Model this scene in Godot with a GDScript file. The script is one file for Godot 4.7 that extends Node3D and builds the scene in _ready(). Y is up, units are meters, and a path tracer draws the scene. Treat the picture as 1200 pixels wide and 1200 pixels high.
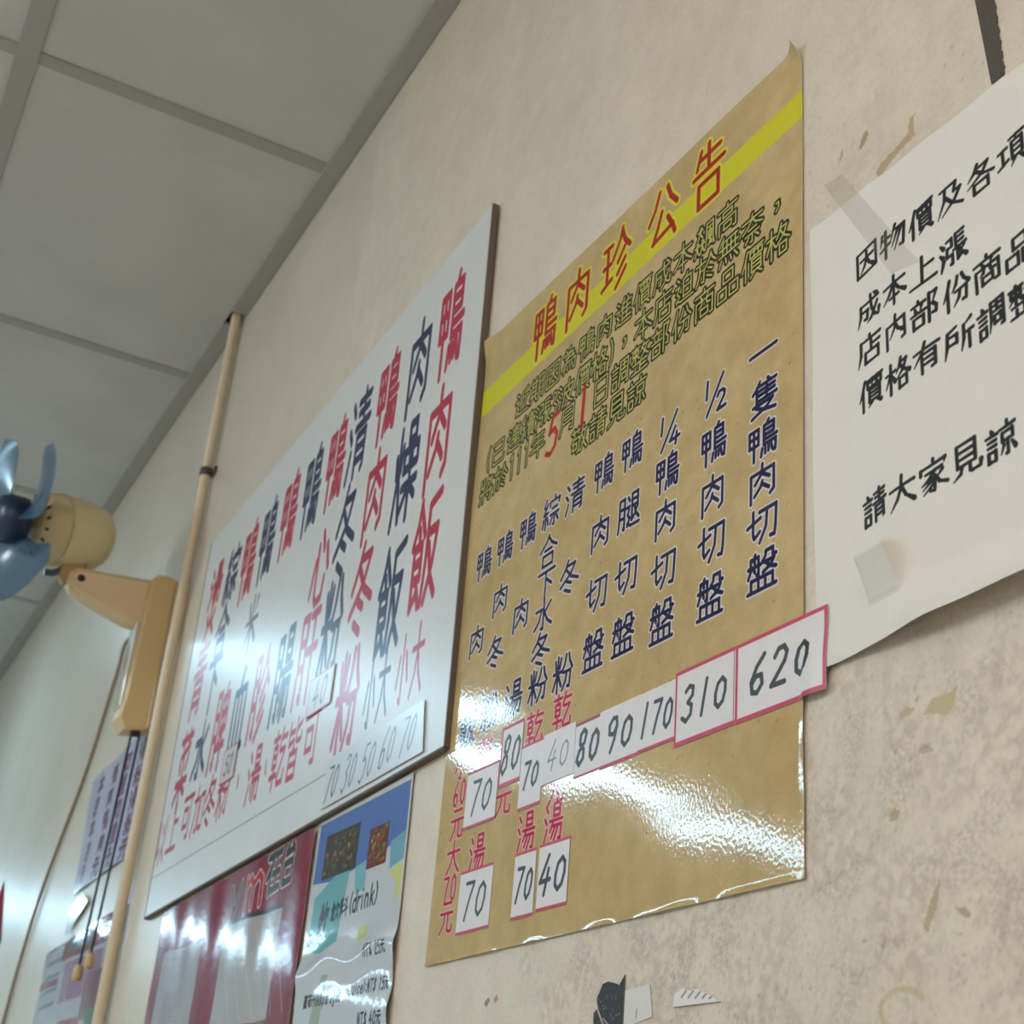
extends Node3D
# A snack shop's wall of price notices under a suspended ceiling. The notices hang on the wall z = 0; x runs along it, z points into the room, y is up, metres.

const CEIL := 2.79
const ROOM_X0 := -14.0
const ROOM_X1 := 2.6
const ROOM_Z1 := 5.2

# ---------------------------------------------------------------- lettering: every character as pen strokes in a 0..100 box, or as parts placed in it
var G := {
	"口": [[4, 4, 96, 4, 96, 96, 4, 96, 4, 4]],
	"甲": [[10, 8, 10, 55], [10, 8, 90, 8, 90, 55], [10, 31, 90, 31], [10, 55, 90, 55], [50, 8, 50, 100]],
	"鳥": [[48, 0, 36, 11], [22, 12, 22, 64], [22, 12, 78, 12, 78, 40], [22, 26, 78, 26], [22, 40, 78, 40], [22, 53, 96, 53], [22, 66, 90, 66, 87, 96, 74, 94], [12, 76, 6, 96], [30, 76, 30, 92], [48, 76, 49, 90], [64, 75, 68, 87]],
	"鴨": [["甲", 2, 5, 40, 100], ["鳥", 42, 0, 100, 100]],
	"肉": [[12, 22, 12, 98], [12, 22, 88, 22, 88, 86, 76, 94], [50, 2, 48, 28, 26, 50], [50, 28, 74, 46], [50, 50, 44, 64, 24, 82], [50, 58, 72, 76]],
	"王": [[8, 10, 92, 10], [10, 48, 88, 48], [2, 92, 98, 82], [50, 10, 50, 86]],
	"人": [[50, 0, 40, 40, 4, 96], [52, 16, 68, 58, 98, 94]],
	"彡": [[75, 0, 20, 30], [82, 33, 20, 64], [90, 62, 10, 100]],
	"珍": [["王", 0, 8, 36, 92], ["人", 36, 0, 100, 46], ["彡", 48, 38, 90, 100]],
	"月": [[18, 4, 18, 60, 4, 98], [18, 4, 86, 4, 86, 96, 70, 92], [18, 32, 86, 32], [18, 60, 86, 60]],
	"胗": [["月", 0, 2, 38, 98], ["人", 40, 0, 100, 46], ["彡", 50, 38, 92, 100]],
	"公": [[36, 4, 24, 28, 4, 48], [62, 4, 74, 26, 96, 46], [46, 42, 34, 66, 20, 86], [20, 86, 84, 78], [66, 58, 84, 80, 92, 94]],
	"告": [[26, 4, 14, 30], [24, 18, 84, 18], [50, 0, 50, 42], [4, 42, 96, 42], ["口", 18, 58, 82, 98]],
	"辶": [[14, 6, 26, 18], [4, 36, 26, 36, 14, 58, 28, 72, 12, 92], [12, 84, 36, 94, 98, 96]],
	"斤": [[85, 0, 30, 14], [28, 14, 26, 60, 8, 98], [28, 42, 98, 42], [66, 42, 66, 100]],
	"近": [["辶", 0, 0, 100, 100], ["斤", 38, 2, 98, 82]],
	"其": [[5, 16, 95, 16], [26, 0, 26, 72], [74, 0, 74, 72], [26, 34, 74, 34], [26, 52, 74, 52], [2, 72, 98, 72], [32, 78, 10, 98], [66, 78, 90, 98]],
	"期": [["其", 0, 2, 54, 98], ["月", 56, 0, 100, 100]],
	"大": [[4, 34, 96, 34], [50, 2, 48, 40, 34, 70, 6, 98], [52, 40, 66, 70, 96, 97]],
	"因": [["口", 4, 4, 96, 98], ["大", 18, 16, 82, 86]],
	"為": [[24, 4, 34, 16], [52, 0, 46, 22], [10, 22, 70, 22, 66, 38], [20, 38, 78, 38, 74, 54], [46, 22, 30, 54, 4, 78], [24, 56, 90, 56, 86, 94, 74, 92], [20, 70, 14, 92], [36, 70, 36, 88], [52, 68, 54, 86], [66, 68, 70, 82]],
	"隹": [[30, 0, 18, 28, 2, 48], [18, 24, 18, 100], [62, 2, 70, 16], [18, 22, 96, 22], [18, 46, 90, 46], [18, 68, 90, 68], [18, 94, 98, 94], [58, 22, 58, 94]],
	"進": [["辶", 0, 0, 100, 100], ["隹", 34, 0, 98, 84]],
	"亻": [[80, 0, 50, 35, 10, 62], [56, 34, 56, 100]],
	"覀": [[2, 8, 98, 8], [10, 36, 10, 94, 90, 94, 90, 36, 10, 36], [38, 8, 36, 94], [64, 8, 64, 94]],
	"貝": [[16, 2, 84, 2, 84, 70, 16, 70, 16, 2], [16, 24, 84, 24], [16, 46, 84, 46], [36, 76, 10, 98], [64, 76, 92, 98]],
	"價": [["亻", 0, 0, 34, 100], ["覀", 32, 2, 100, 34], ["貝", 36, 40, 98, 100]],
	"成": [[16, 24, 94, 24], [16, 24, 16, 60, 4, 96], [16, 48, 46, 48, 42, 80, 32, 78], [58, 2, 62, 50, 76, 84, 92, 92, 96, 72], [88, 44, 60, 86, 44, 96], [74, 4, 86, 14]],
	"本": [[6, 26, 94, 26], [50, 0, 50, 100], [48, 28, 30, 58, 4, 80], [52, 28, 70, 56, 96, 78], [30, 74, 70, 74]],
	"犬": [[4, 32, 96, 32], [48, 2, 46, 40, 30, 72, 6, 98], [52, 40, 68, 72, 96, 97], [70, 6, 84, 20]],
	"風": [[16, 4, 14, 60, 2, 98], [16, 4, 82, 4, 82, 70, 98, 96], [30, 20, 68, 20], [34, 36, 66, 36, 66, 62, 34, 62, 34, 36], [50, 20, 50, 86], [28, 88, 72, 82], [62, 72, 76, 90]],
	"飆": [["犬", 12, 0, 40, 44], ["犬", 0, 50, 24, 100], ["犬", 26, 50, 50, 100], ["風", 52, 4, 100, 100]],
	"高": [[50, 0, 50, 12], [4, 13, 96, 13], [28, 25, 72, 25, 72, 41, 28, 41, 28, 25], [10, 98, 10, 54, 90, 54, 90, 96, 78, 96], [32, 66, 68, 66, 68, 86, 32, 86, 32, 66]],
	"(": [[72, 0, 48, 30, 48, 70, 72, 100]],
	")": [[28, 0, 52, 30, 52, 70, 28, 100]],
	"已": [[10, 8, 88, 8, 88, 46, 14, 46], [14, 32, 14, 88, 24, 94, 94, 94, 96, 76]],
	"車": [[6, 14, 94, 14], [16, 28, 84, 28, 84, 66, 16, 66, 16, 28], [16, 47, 84, 47], [2, 82, 98, 82], [50, 0, 50, 100]],
	"連": [["辶", 0, 0, 100, 100], ["車", 34, 0, 98, 84]],
	"糸": [[54, 0, 24, 22, 58, 30], [76, 16, 20, 48, 84, 46], [50, 48, 50, 98], [22, 62, 10, 90], [74, 62, 88, 86]],
	"士": [[4, 40, 96, 40], [50, 0, 50, 92], [14, 92, 86, 92]],
	"罒": [[6, 4, 94, 4, 94, 96, 6, 96, 6, 4], [36, 4, 36, 96], [64, 4, 64, 96]],
	"續": [["糸", 0, 0, 38, 100], ["士", 48, 0, 92, 22], ["罒", 42, 30, 98, 46], ["貝", 46, 52, 96, 100]],
	"氵": [[20, 4, 70, 20], [4, 36, 54, 52], [14, 98, 60, 66]],
	"弓": [[8, 4, 88, 4, 88, 32, 16, 32], [16, 32, 10, 62, 90, 62, 86, 96, 60, 94]],
	"長": [[24, 2, 24, 52], [24, 2, 86, 2], [24, 18, 80, 18], [24, 35, 80, 35], [2, 52, 98, 52], [34, 52, 34, 94, 62, 84], [84, 60, 60, 74], [46, 54, 62, 78, 96, 98]],
	"漲": [["氵", 0, 2, 22, 98], ["弓", 24, 4, 50, 98], ["長", 50, 2, 100, 98]],
	"皮": [[14, 22, 92, 22, 84, 40], [14, 22, 14, 60, 2, 98], [54, 0, 54, 46], [16, 46, 80, 46, 64, 70, 22, 98], [30, 50, 54, 78, 98, 98]],
	"波": [["氵", 0, 2, 26, 98], ["皮", 28, 0, 100, 100]],
	"木": [[4, 28, 96, 28], [50, 0, 50, 100], [48, 30, 4, 74], [54, 34, 92, 64]],
	"各": [[40, 0, 28, 24, 6, 42], [36, 14, 78, 14, 58, 40, 4, 66], [34, 22, 60, 46, 98, 62], ["口", 24, 66, 78, 100]],
	"格": [["木", 0, 0, 42, 100], ["各", 40, 0, 100, 100]],
	"，": [[46, 40, 56, 40, 57, 54, 46, 68]],
	"店": [[50, 0, 50, 12], [12, 14, 96, 14], [14, 14, 14, 60, 2, 98], [56, 24, 56, 56], [56, 38, 92, 38], ["口", 30, 58, 88, 98]],
	"白": [[50, 0, 38, 18], [14, 20, 86, 20, 86, 98, 14, 98, 14, 20], [14, 58, 86, 58]],
	"迫": [["辶", 0, 0, 100, 100], ["白", 40, 2, 94, 84]],
	"方": [[50, 0, 50, 20], [2, 22, 98, 22], [42, 24, 36, 64, 6, 98], [38, 48, 86, 48, 80, 94, 60, 92]],
	"於": [["方", 0, 2, 50, 98], ["人", 48, 4, 100, 48], [62, 54, 82, 66], [56, 78, 82, 94]],
	"無": [[26, 0, 6, 26], [20, 14, 92, 14], [6, 38, 96, 38], [4, 62, 98, 62], [22, 18, 22, 62], [42, 18, 42, 62], [62, 18, 62, 62], [82, 18, 82, 62], [16, 74, 6, 98], [36, 76, 40, 94], [58, 76, 64, 94], [78, 74, 94, 96]],
	"示": [[22, 4, 78, 4], [2, 36, 98, 36], [50, 36, 50, 94, 38, 92], [26, 52, 6, 84], [72, 52, 94, 80]],
	"奈": [["大", 0, 0, 100, 54], ["示", 16, 50, 84, 100]],
	"爿": [[26, 2, 26, 34, 76, 34], [76, 0, 76, 100], [4, 58, 76, 58], [36, 58, 30, 82, 4, 98]],
	"寸": [[2, 26, 98, 26], [70, 0, 70, 94, 50, 92], [24, 46, 38, 64]],
	"將": [["爿", 0, 2, 38, 98], [62, 0, 42, 30], [58, 12, 92, 12, 74, 34, 44, 50], [58, 22, 64, 30], [74, 16, 78, 24], ["寸", 42, 46, 100, 100]],
	"年": [[30, 0, 8, 34], [26, 16, 90, 16], [26, 42, 86, 42], [26, 42, 26, 68], [2, 68, 98, 68], [56, 16, 56, 100]],
	"日": [[14, 4, 86, 4, 86, 96, 14, 96, 14, 4], [14, 50, 86, 50]],
	"言": [[46, 0, 56, 10], [4, 18, 96, 18], [18, 34, 82, 34], [18, 50, 82, 50], ["口", 20, 66, 80, 98]],
	"周": [[16, 4, 16, 60, 2, 98], [16, 4, 92, 4, 92, 94, 78, 94], [32, 20, 78, 20], [54, 8, 54, 36], [30, 38, 80, 38], [36, 54, 74, 54, 74, 78, 36, 78, 36, 54]],
	"調": [["言", 0, 2, 40, 98], ["周", 42, 2, 100, 98]],
	"束": [[4, 14, 96, 14], [18, 30, 82, 30, 82, 56, 18, 56, 18, 30], [50, 0, 50, 100], [46, 58, 4, 94], [54, 58, 94, 88]],
	"攵": [[38, 0, 26, 26, 4, 50], [28, 22, 96, 22], [74, 24, 56, 64, 10, 98], [30, 38, 56, 72, 96, 98]],
	"正": [[6, 6, 94, 6], [52, 6, 52, 92], [54, 46, 88, 46], [24, 40, 24, 92], [2, 92, 98, 92]],
	"整": [["束", 0, 0, 50, 56], ["攵", 50, 0, 100, 56], ["正", 4, 62, 96, 100]],
	"咅": [[48, 0, 50, 12], [6, 15, 94, 15], [28, 24, 36, 42], [72, 22, 62, 42], [2, 46, 98, 46], ["口", 16, 60, 84, 98]],
	"阝": [[14, 2, 14, 100], [14, 4, 82, 4, 46, 42], [46, 42, 80, 58, 76, 78, 46, 76]],
	"部": [["咅", 0, 2, 58, 98], ["阝", 62, 0, 100, 100]],
	"分": [[36, 2, 26, 26, 4, 46], [60, 2, 72, 24, 96, 44], [18, 50, 82, 50, 76, 94, 58, 92], [46, 52, 38, 76, 10, 98]],
	"份": [["亻", 0, 0, 34, 100], ["分", 32, 2, 100, 98]],
	"商": [[50, 0, 50, 12], [4, 14, 96, 14], [32, 20, 38, 32], [68, 20, 62, 32], [10, 98, 10, 36, 90, 36, 90, 96, 78, 96], [40, 40, 36, 52, 24, 58], [60, 40, 64, 54, 78, 56], ["口", 30, 66, 70, 90]],
	"品": [["口", 26, 4, 74, 42], ["口", 2, 56, 44, 98], ["口", 56, 56, 98, 98]],
	"艹": [[2, 50, 98, 50], [28, 10, 28, 90], [72, 10, 72, 90]],
	"敬": [["艹", 0, 0, 54, 22], [20, 24, 4, 52], [14, 38, 50, 38, 48, 92, 38, 94], ["口", 10, 54, 34, 80], ["攵", 54, 4, 100, 98]],
	"青": [[10, 10, 90, 10], [16, 24, 84, 24], [2, 40, 98, 40], [50, 0, 50, 40], [20, 52, 20, 98], [20, 52, 80, 52, 80, 92, 70, 96], [20, 67, 80, 67], [20, 82, 80, 82]],
	"請": [["言", 0, 2, 40, 98], ["青", 42, 0, 100, 100]],
	"見": [[20, 2, 80, 2, 80, 66, 20, 66, 20, 2], [20, 24, 80, 24], [20, 45, 80, 45], [36, 68, 30, 86, 4, 98], [62, 68, 62, 90, 70, 95, 96, 94, 98, 78]],
	"京": [[50, 0, 50, 14], [4, 16, 96, 16], [20, 30, 80, 30, 80, 54, 20, 54, 20, 30], [50, 54, 50, 94, 40, 94], [28, 66, 10, 90], [72, 66, 92, 88]],
	"諒": [["言", 0, 2, 40, 98], ["京", 42, 0, 100, 100]],
	"一": [[4, 50, 96, 50]],
	"又": [[12, 6, 88, 6, 66, 54, 8, 98], [24, 22, 54, 68, 98, 98]],
	"隻": [["隹", 14, 0, 98, 60], ["又", 6, 66, 94, 100]],
	"七": [[2, 46, 98, 32], [44, 4, 44, 76, 54, 88, 92, 74]],
	"刀": [[2, 10, 94, 10, 90, 70, 84, 94, 62, 92], [44, 12, 38, 60, 4, 98]],
	"切": [["七", 0, 4, 46, 92], ["刀", 40, 6, 100, 100]],
	"舟": [[54, 0, 44, 14], [22, 16, 22, 66, 4, 98], [22, 16, 80, 16, 80, 96, 66, 94], [2, 54, 98, 54], [46, 26, 52, 36], [46, 66, 52, 78]],
	"殳": [[26, 4, 24, 28, 6, 44], [26, 4, 74, 4, 74, 34, 96, 38], [14, 54, 82, 54, 62, 80, 8, 98], [30, 60, 56, 84, 96, 98]],
	"皿": [[12, 6, 88, 6, 88, 90], [12, 6, 12, 90], [38, 6, 38, 90], [62, 6, 62, 90], [0, 92, 100, 92]],
	"盤": [["舟", 4, 0, 48, 58], ["殳", 50, 0, 98, 56], ["皿", 4, 64, 96, 100]],
	"艮": [[16, 2, 80, 2, 80, 46], [16, 24, 80, 24], [16, 46, 80, 46], [16, 2, 16, 96, 46, 82], [84, 54, 62, 68], [44, 48, 62, 78, 98, 98]],
	"腿": [["月", 0, 2, 34, 98], ["辶", 36, 2, 100, 98], ["艮", 58, 2, 98, 82]],
	"清": [["氵", 0, 2, 26, 98], ["青", 28, 0, 100, 100]],
	"冬": [[40, 0, 26, 24, 4, 46], [34, 16, 78, 16, 56, 44, 4, 72], [30, 24, 60, 52, 98, 68], [38, 62, 62, 72], [28, 84, 60, 98]],
	"米": [[18, 8, 30, 34], [82, 6, 70, 32], [2, 44, 98, 44], [50, 0, 50, 100], [48, 46, 4, 88], [52, 46, 94, 84]],
	"粉": [["米", 0, 0, 46, 100], ["分", 44, 0, 100, 100]],
	"宀": [[50, 0, 50, 40], [6, 90, 6, 46, 94, 46, 88, 86]],
	"宗": [["宀", 0, 0, 100, 34], ["示", 8, 38, 92, 100]],
	"綜": [["糸", 0, 0, 40, 100], ["宗", 40, 0, 100, 100]],
	"合": [["人", 0, 0, 100, 48], [30, 46, 70, 46], ["口", 20, 62, 80, 98]],
	"下": [[4, 8, 96, 8], [48, 8, 48, 100], [52, 32, 82, 54]],
	"水": [[50, 0, 50, 92, 38, 90], [6, 30, 40, 30, 28, 64, 4, 86], [88, 16, 58, 42], [54, 40, 72, 70, 98, 88]],
	"昜": [["日", 20, 0, 84, 36], [2, 46, 98, 46], [30, 46, 8, 74], [22, 60, 92, 60, 86, 96, 72, 94], [46, 60, 20, 90], [68, 60, 40, 98]],
	"湯": [["氵", 0, 2, 26, 98], ["昜", 28, 0, 100, 100]],
	"飠": [[50, 0, 34, 20, 2, 38], [50, 4, 96, 34], [50, 26, 56, 34], [20, 42, 80, 42, 80, 72, 20, 72, 20, 42], [20, 57, 80, 57], [20, 72, 20, 96, 60, 86], [60, 78, 88, 98]],
	"反": [[92, 4, 18, 10], [18, 10, 16, 60, 2, 98], [20, 36, 86, 36, 66, 68, 26, 98], [32, 48, 60, 80, 98, 98]],
	"飯": [["飠", 0, 0, 46, 100], ["反", 48, 0, 100, 100]],
	"𠦝": [[4, 12, 96, 12], [50, 0, 50, 26], ["日", 14, 26, 86, 62], [2, 78, 98, 78], [50, 62, 50, 100]],
	"乞": [[32, 0, 8, 32], [24, 16, 96, 16], [12, 38, 84, 38, 12, 86, 20, 96, 92, 96, 96, 78]],
	"乾": [["𠦝", 0, 0, 48, 100], ["乞", 50, 0, 100, 100]],
	"小": [[50, 2, 50, 94, 36, 90], [24, 30, 4, 70], [74, 28, 96, 68]],
	"元": [[18, 10, 82, 10], [2, 40, 98, 40], [36, 42, 32, 70, 4, 98], [62, 42, 62, 88, 70, 94, 94, 94, 97, 76]],
	"火": [[50, 0, 48, 44, 8, 98], [14, 26, 24, 46], [86, 20, 70, 44], [52, 44, 94, 96]],
	"燥": [["火", 0, 0, 36, 100], ["品", 38, 0, 98, 50], ["木", 36, 52, 100, 100]],
	"心": [[24, 40, 8, 76], [34, 24, 36, 80, 46, 90, 74, 88, 80, 68], [50, 12, 62, 32], [78, 30, 94, 58]],
	"干": [[10, 8, 90, 8], [2, 46, 98, 46], [50, 8, 50, 100]],
	"肝": [["月", 0, 2, 44, 98], ["干", 48, 0, 100, 100]],
	"腸": [["月", 0, 2, 38, 98], ["昜", 40, 0, 100, 100]],
	"血": [[54, 0, 40, 22], ["皿", 0, 20, 100, 100]],
	"卑": [[50, 0, 40, 12], [14, 14, 86, 14, 86, 54, 14, 54, 14, 14], [14, 34, 86, 34], [50, 14, 50, 54], [46, 54, 10, 72], [2, 74, 98, 74], [58, 56, 58, 100]],
	"脾": [["月", 0, 2, 40, 98], ["卑", 44, 0, 100, 100]],
	"燙": [["湯", 4, 0, 96, 56], ["火", 10, 60, 90, 100]],
	"菜": [["艹", 4, 0, 96, 20], [84, 22, 20, 32], [18, 38, 26, 50], [46, 36, 50, 48], [82, 34, 70, 50], ["木", 4, 52, 96, 100]],
	"以": [[14, 10, 14, 82, 40, 66], [48, 18, 58, 36], [84, 4, 78, 54, 44, 98], [68, 66, 94, 96]],
	"上": [[46, 0, 46, 92], [48, 38, 88, 38], [2, 94, 98, 94]],
	"可": [[2, 10, 98, 10], [80, 10, 80, 92, 62, 92], ["口", 16, 32, 58, 70]],
	"力": [[4, 26, 92, 26, 86, 94, 66, 92], [46, 0, 40, 56, 4, 98]],
	"加": [["力", 0, 2, 54, 98], ["口", 62, 20, 98, 92]],
	"比": [[10, 4, 10, 90, 46, 78], [12, 42, 46, 42], [62, 0, 62, 84, 70, 90, 96, 90, 98, 70], [94, 22, 64, 44]],
	"皆": [["比", 4, 0, 96, 44], ["白", 16, 46, 84, 100]],
	"・": [[48, 40, 52, 60]],
	"牛": [[24, 8, 6, 46], [16, 28, 96, 28], [56, 0, 56, 100], [2, 64, 98, 54]],
	"勿": [[34, 0, 4, 48], [24, 18, 96, 18, 88, 92, 68, 90], [54, 22, 12, 76], [76, 22, 30, 96]],
	"物": [["牛", 0, 0, 42, 100], ["勿", 42, 0, 100, 100]],
	"及": [[16, 8, 76, 8, 68, 38, 92, 38, 70, 70, 20, 98], [36, 10, 32, 50, 4, 96], [36, 40, 62, 76, 98, 98]],
	"工": [[8, 8, 92, 8], [50, 8, 50, 86], [2, 92, 98, 78]],
	"頁": [[4, 4, 96, 4], [50, 4, 40, 18], [18, 20, 82, 20, 82, 76, 18, 76, 18, 20], [18, 38, 82, 38], [18, 56, 82, 56], [36, 80, 8, 98], [64, 80, 92, 98]],
	"項": [["工", 0, 18, 40, 82], ["頁", 44, 0, 100, 100]],
	"內": [[12, 24, 12, 98], [12, 24, 88, 24, 88, 92, 76, 94], [50, 0, 48, 40, 24, 70], [52, 34, 60, 52, 78, 66]],
	"有": [[4, 22, 96, 22], [46, 0, 36, 30, 4, 62], [34, 38, 34, 98], [34, 38, 82, 38, 82, 92, 70, 94], [34, 56, 82, 56], [34, 74, 82, 74]],
	"戶": [[84, 2, 22, 12], [22, 12, 18, 60, 2, 98], [22, 28, 86, 28, 86, 58], [22, 56, 86, 56]],
	"所": [["戶", 0, 2, 48, 98], ["斤", 52, 4, 100, 98]],
	"家": [["宀", 0, 0, 100, 34], [22, 36, 80, 36], [56, 36, 30, 58, 8, 66], [40, 50, 54, 70, 52, 96, 38, 92], [50, 60, 12, 80], [54, 72, 14, 96], [82, 46, 60, 62], [56, 54, 70, 78, 98, 92]],
	"欠": [[34, 0, 24, 24, 4, 44], [26, 20, 94, 20, 84, 38], [54, 22, 48, 60, 6, 98], [52, 50, 66, 78, 98, 98]],
	"飲": [["飠", 0, 0, 46, 100], ["欠", 48, 0, 100, 100]],
	"斗": [[28, 8, 46, 22], [20, 34, 40, 48], [2, 74, 98, 58], [72, 0, 72, 100]],
	"料": [["米", 0, 0, 46, 100], ["斗", 48, 0, 100, 100]],
	"在": [[4, 20, 96, 20], [44, 0, 30, 42, 4, 64], [24, 44, 24, 98], [40, 60, 92, 60], [66, 36, 66, 94], [34, 94, 98, 94]],
	"台": [[50, 0, 24, 34, 82, 30], [66, 16, 86, 40], ["口", 16, 54, 84, 98]],
	"田": [["口", 0, 0, 100, 100], [50, 4, 50, 96], [4, 50, 96, 50]],
	"竹": [[24, 0, 6, 40], [20, 22, 48, 22], [34, 22, 38, 60], [68, 0, 52, 40], [64, 22, 98, 22], [80, 22, 84, 60]],
	"旬": [[28, 0, 6, 44], [22, 16, 96, 16, 92, 94, 74, 92], ["日", 26, 36, 70, 82]],
	"筍": [["竹", 0, 0, 100, 50], ["旬", 4, 34, 98, 100]],
	"十": [[2, 44, 98, 44], [50, 0, 50, 100]],
	"汁": [["氵", 0, 2, 30, 98], ["十", 34, 0, 100, 100]],
	"蘆": [["艹", 0, 0, 100, 20], [50, 18, 50, 32], [52, 24, 84, 24], [12, 34, 92, 34, 86, 46], [12, 34, 12, 64, 2, 98], [24, 46, 70, 42], ["田", 26, 52, 84, 70], ["皿", 16, 76, 98, 100]],
	"0": [[50, 2, 22, 18, 14, 50, 22, 82, 50, 98, 78, 82, 86, 50, 78, 18, 50, 2]],
	"1": [[34, 18, 56, 2, 56, 98]],
	"|": [[54, 2, 46, 98]],
	"2": [[14, 24, 30, 6, 60, 4, 80, 20, 74, 42, 14, 96, 88, 96]],
	"3": [[16, 14, 40, 2, 72, 8, 76, 30, 44, 46], [44, 46, 80, 58, 82, 82, 50, 98, 14, 86]],
	"4": [[56, 2, 10, 66, 94, 62], [70, 36, 62, 98]],
	"5": [[82, 4, 30, 6, 22, 44, 56, 38, 84, 56, 80, 84, 48, 98, 14, 90]],
	"6": [[72, 2, 36, 30, 16, 66, 30, 94, 60, 98, 82, 78, 70, 54, 40, 54, 20, 72]],
	"7": [[10, 8, 88, 8, 60, 54, 46, 98]],
	"8": [[74, 10, 48, 2, 22, 14, 28, 38, 74, 58, 82, 82, 52, 98, 20, 84, 30, 60, 72, 38, 78, 14]],
	"9": [[82, 28, 60, 50, 26, 46, 16, 22, 40, 4, 70, 6, 82, 28, 76, 66, 56, 98]],
	"½": [["|", 0, 0, 40, 50], [84, 4, 20, 98], ["2", 56, 48, 100, 100]],
	"¼": [["|", 0, 0, 40, 50], [84, 4, 20, 98], ["4", 52, 48, 100, 100]],
	"/": [[84, 0, 16, 100]],
	":": [[48, 38, 52, 40], [48, 80, 52, 82]],
	"d": [[80, 0, 80, 98], [80, 56, 56, 36, 24, 46, 16, 68, 28, 92, 56, 98, 80, 82]],
	"r": [[26, 36, 26, 98], [26, 58, 46, 38, 76, 38]],
	"i": [[50, 36, 50, 98], [50, 10, 51, 12]],
	"n": [[20, 36, 20, 98], [20, 56, 48, 36, 76, 46, 80, 98]],
	"k": [[22, 0, 22, 98], [78, 38, 24, 72], [42, 62, 82, 98]],
	"s": [[78, 44, 46, 36, 22, 48, 42, 64, 74, 76, 62, 96, 20, 92]],
	"p": [[20, 36, 20, 126], [20, 56, 50, 36, 80, 50, 80, 82, 50, 98, 20, 80]],
	"a": [[24, 44, 54, 36, 78, 50, 78, 98], [78, 64, 36, 66, 20, 82, 36, 98, 62, 94, 78, 82]],
	"g": [[78, 36, 78, 112, 52, 126, 22, 118], [78, 54, 48, 36, 20, 52, 22, 82, 50, 96, 78, 78]],
	"u": [[20, 36, 22, 82, 46, 98, 78, 80], [78, 36, 78, 98]],
	"c": [[80, 48, 52, 36, 24, 50, 20, 80, 48, 98, 80, 88]],
	"e": [[20, 66, 80, 66, 72, 42, 46, 36, 22, 54, 20, 80, 46, 98, 78, 88]],
	"y": [[18, 36, 50, 94], [84, 36, 40, 120, 14, 122]],
	"m": [[12, 36, 12, 98], [12, 54, 34, 38, 48, 52, 50, 98], [50, 54, 72, 38, 86, 50, 88, 98]],
	"A": [[10, 98, 50, 2, 90, 98], [26, 64, 74, 64]],
	"J": [[70, 2, 70, 80, 46, 98, 18, 82]],
	"N": [[16, 98, 16, 2, 84, 98, 84, 2]],
	"T": [[6, 4, 94, 4], [50, 4, 50, 98]],
	"$": [[82, 20, 50, 8, 20, 22, 30, 44, 72, 58, 80, 80, 50, 94, 16, 80], [50, 0, 50, 100]],
}


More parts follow.
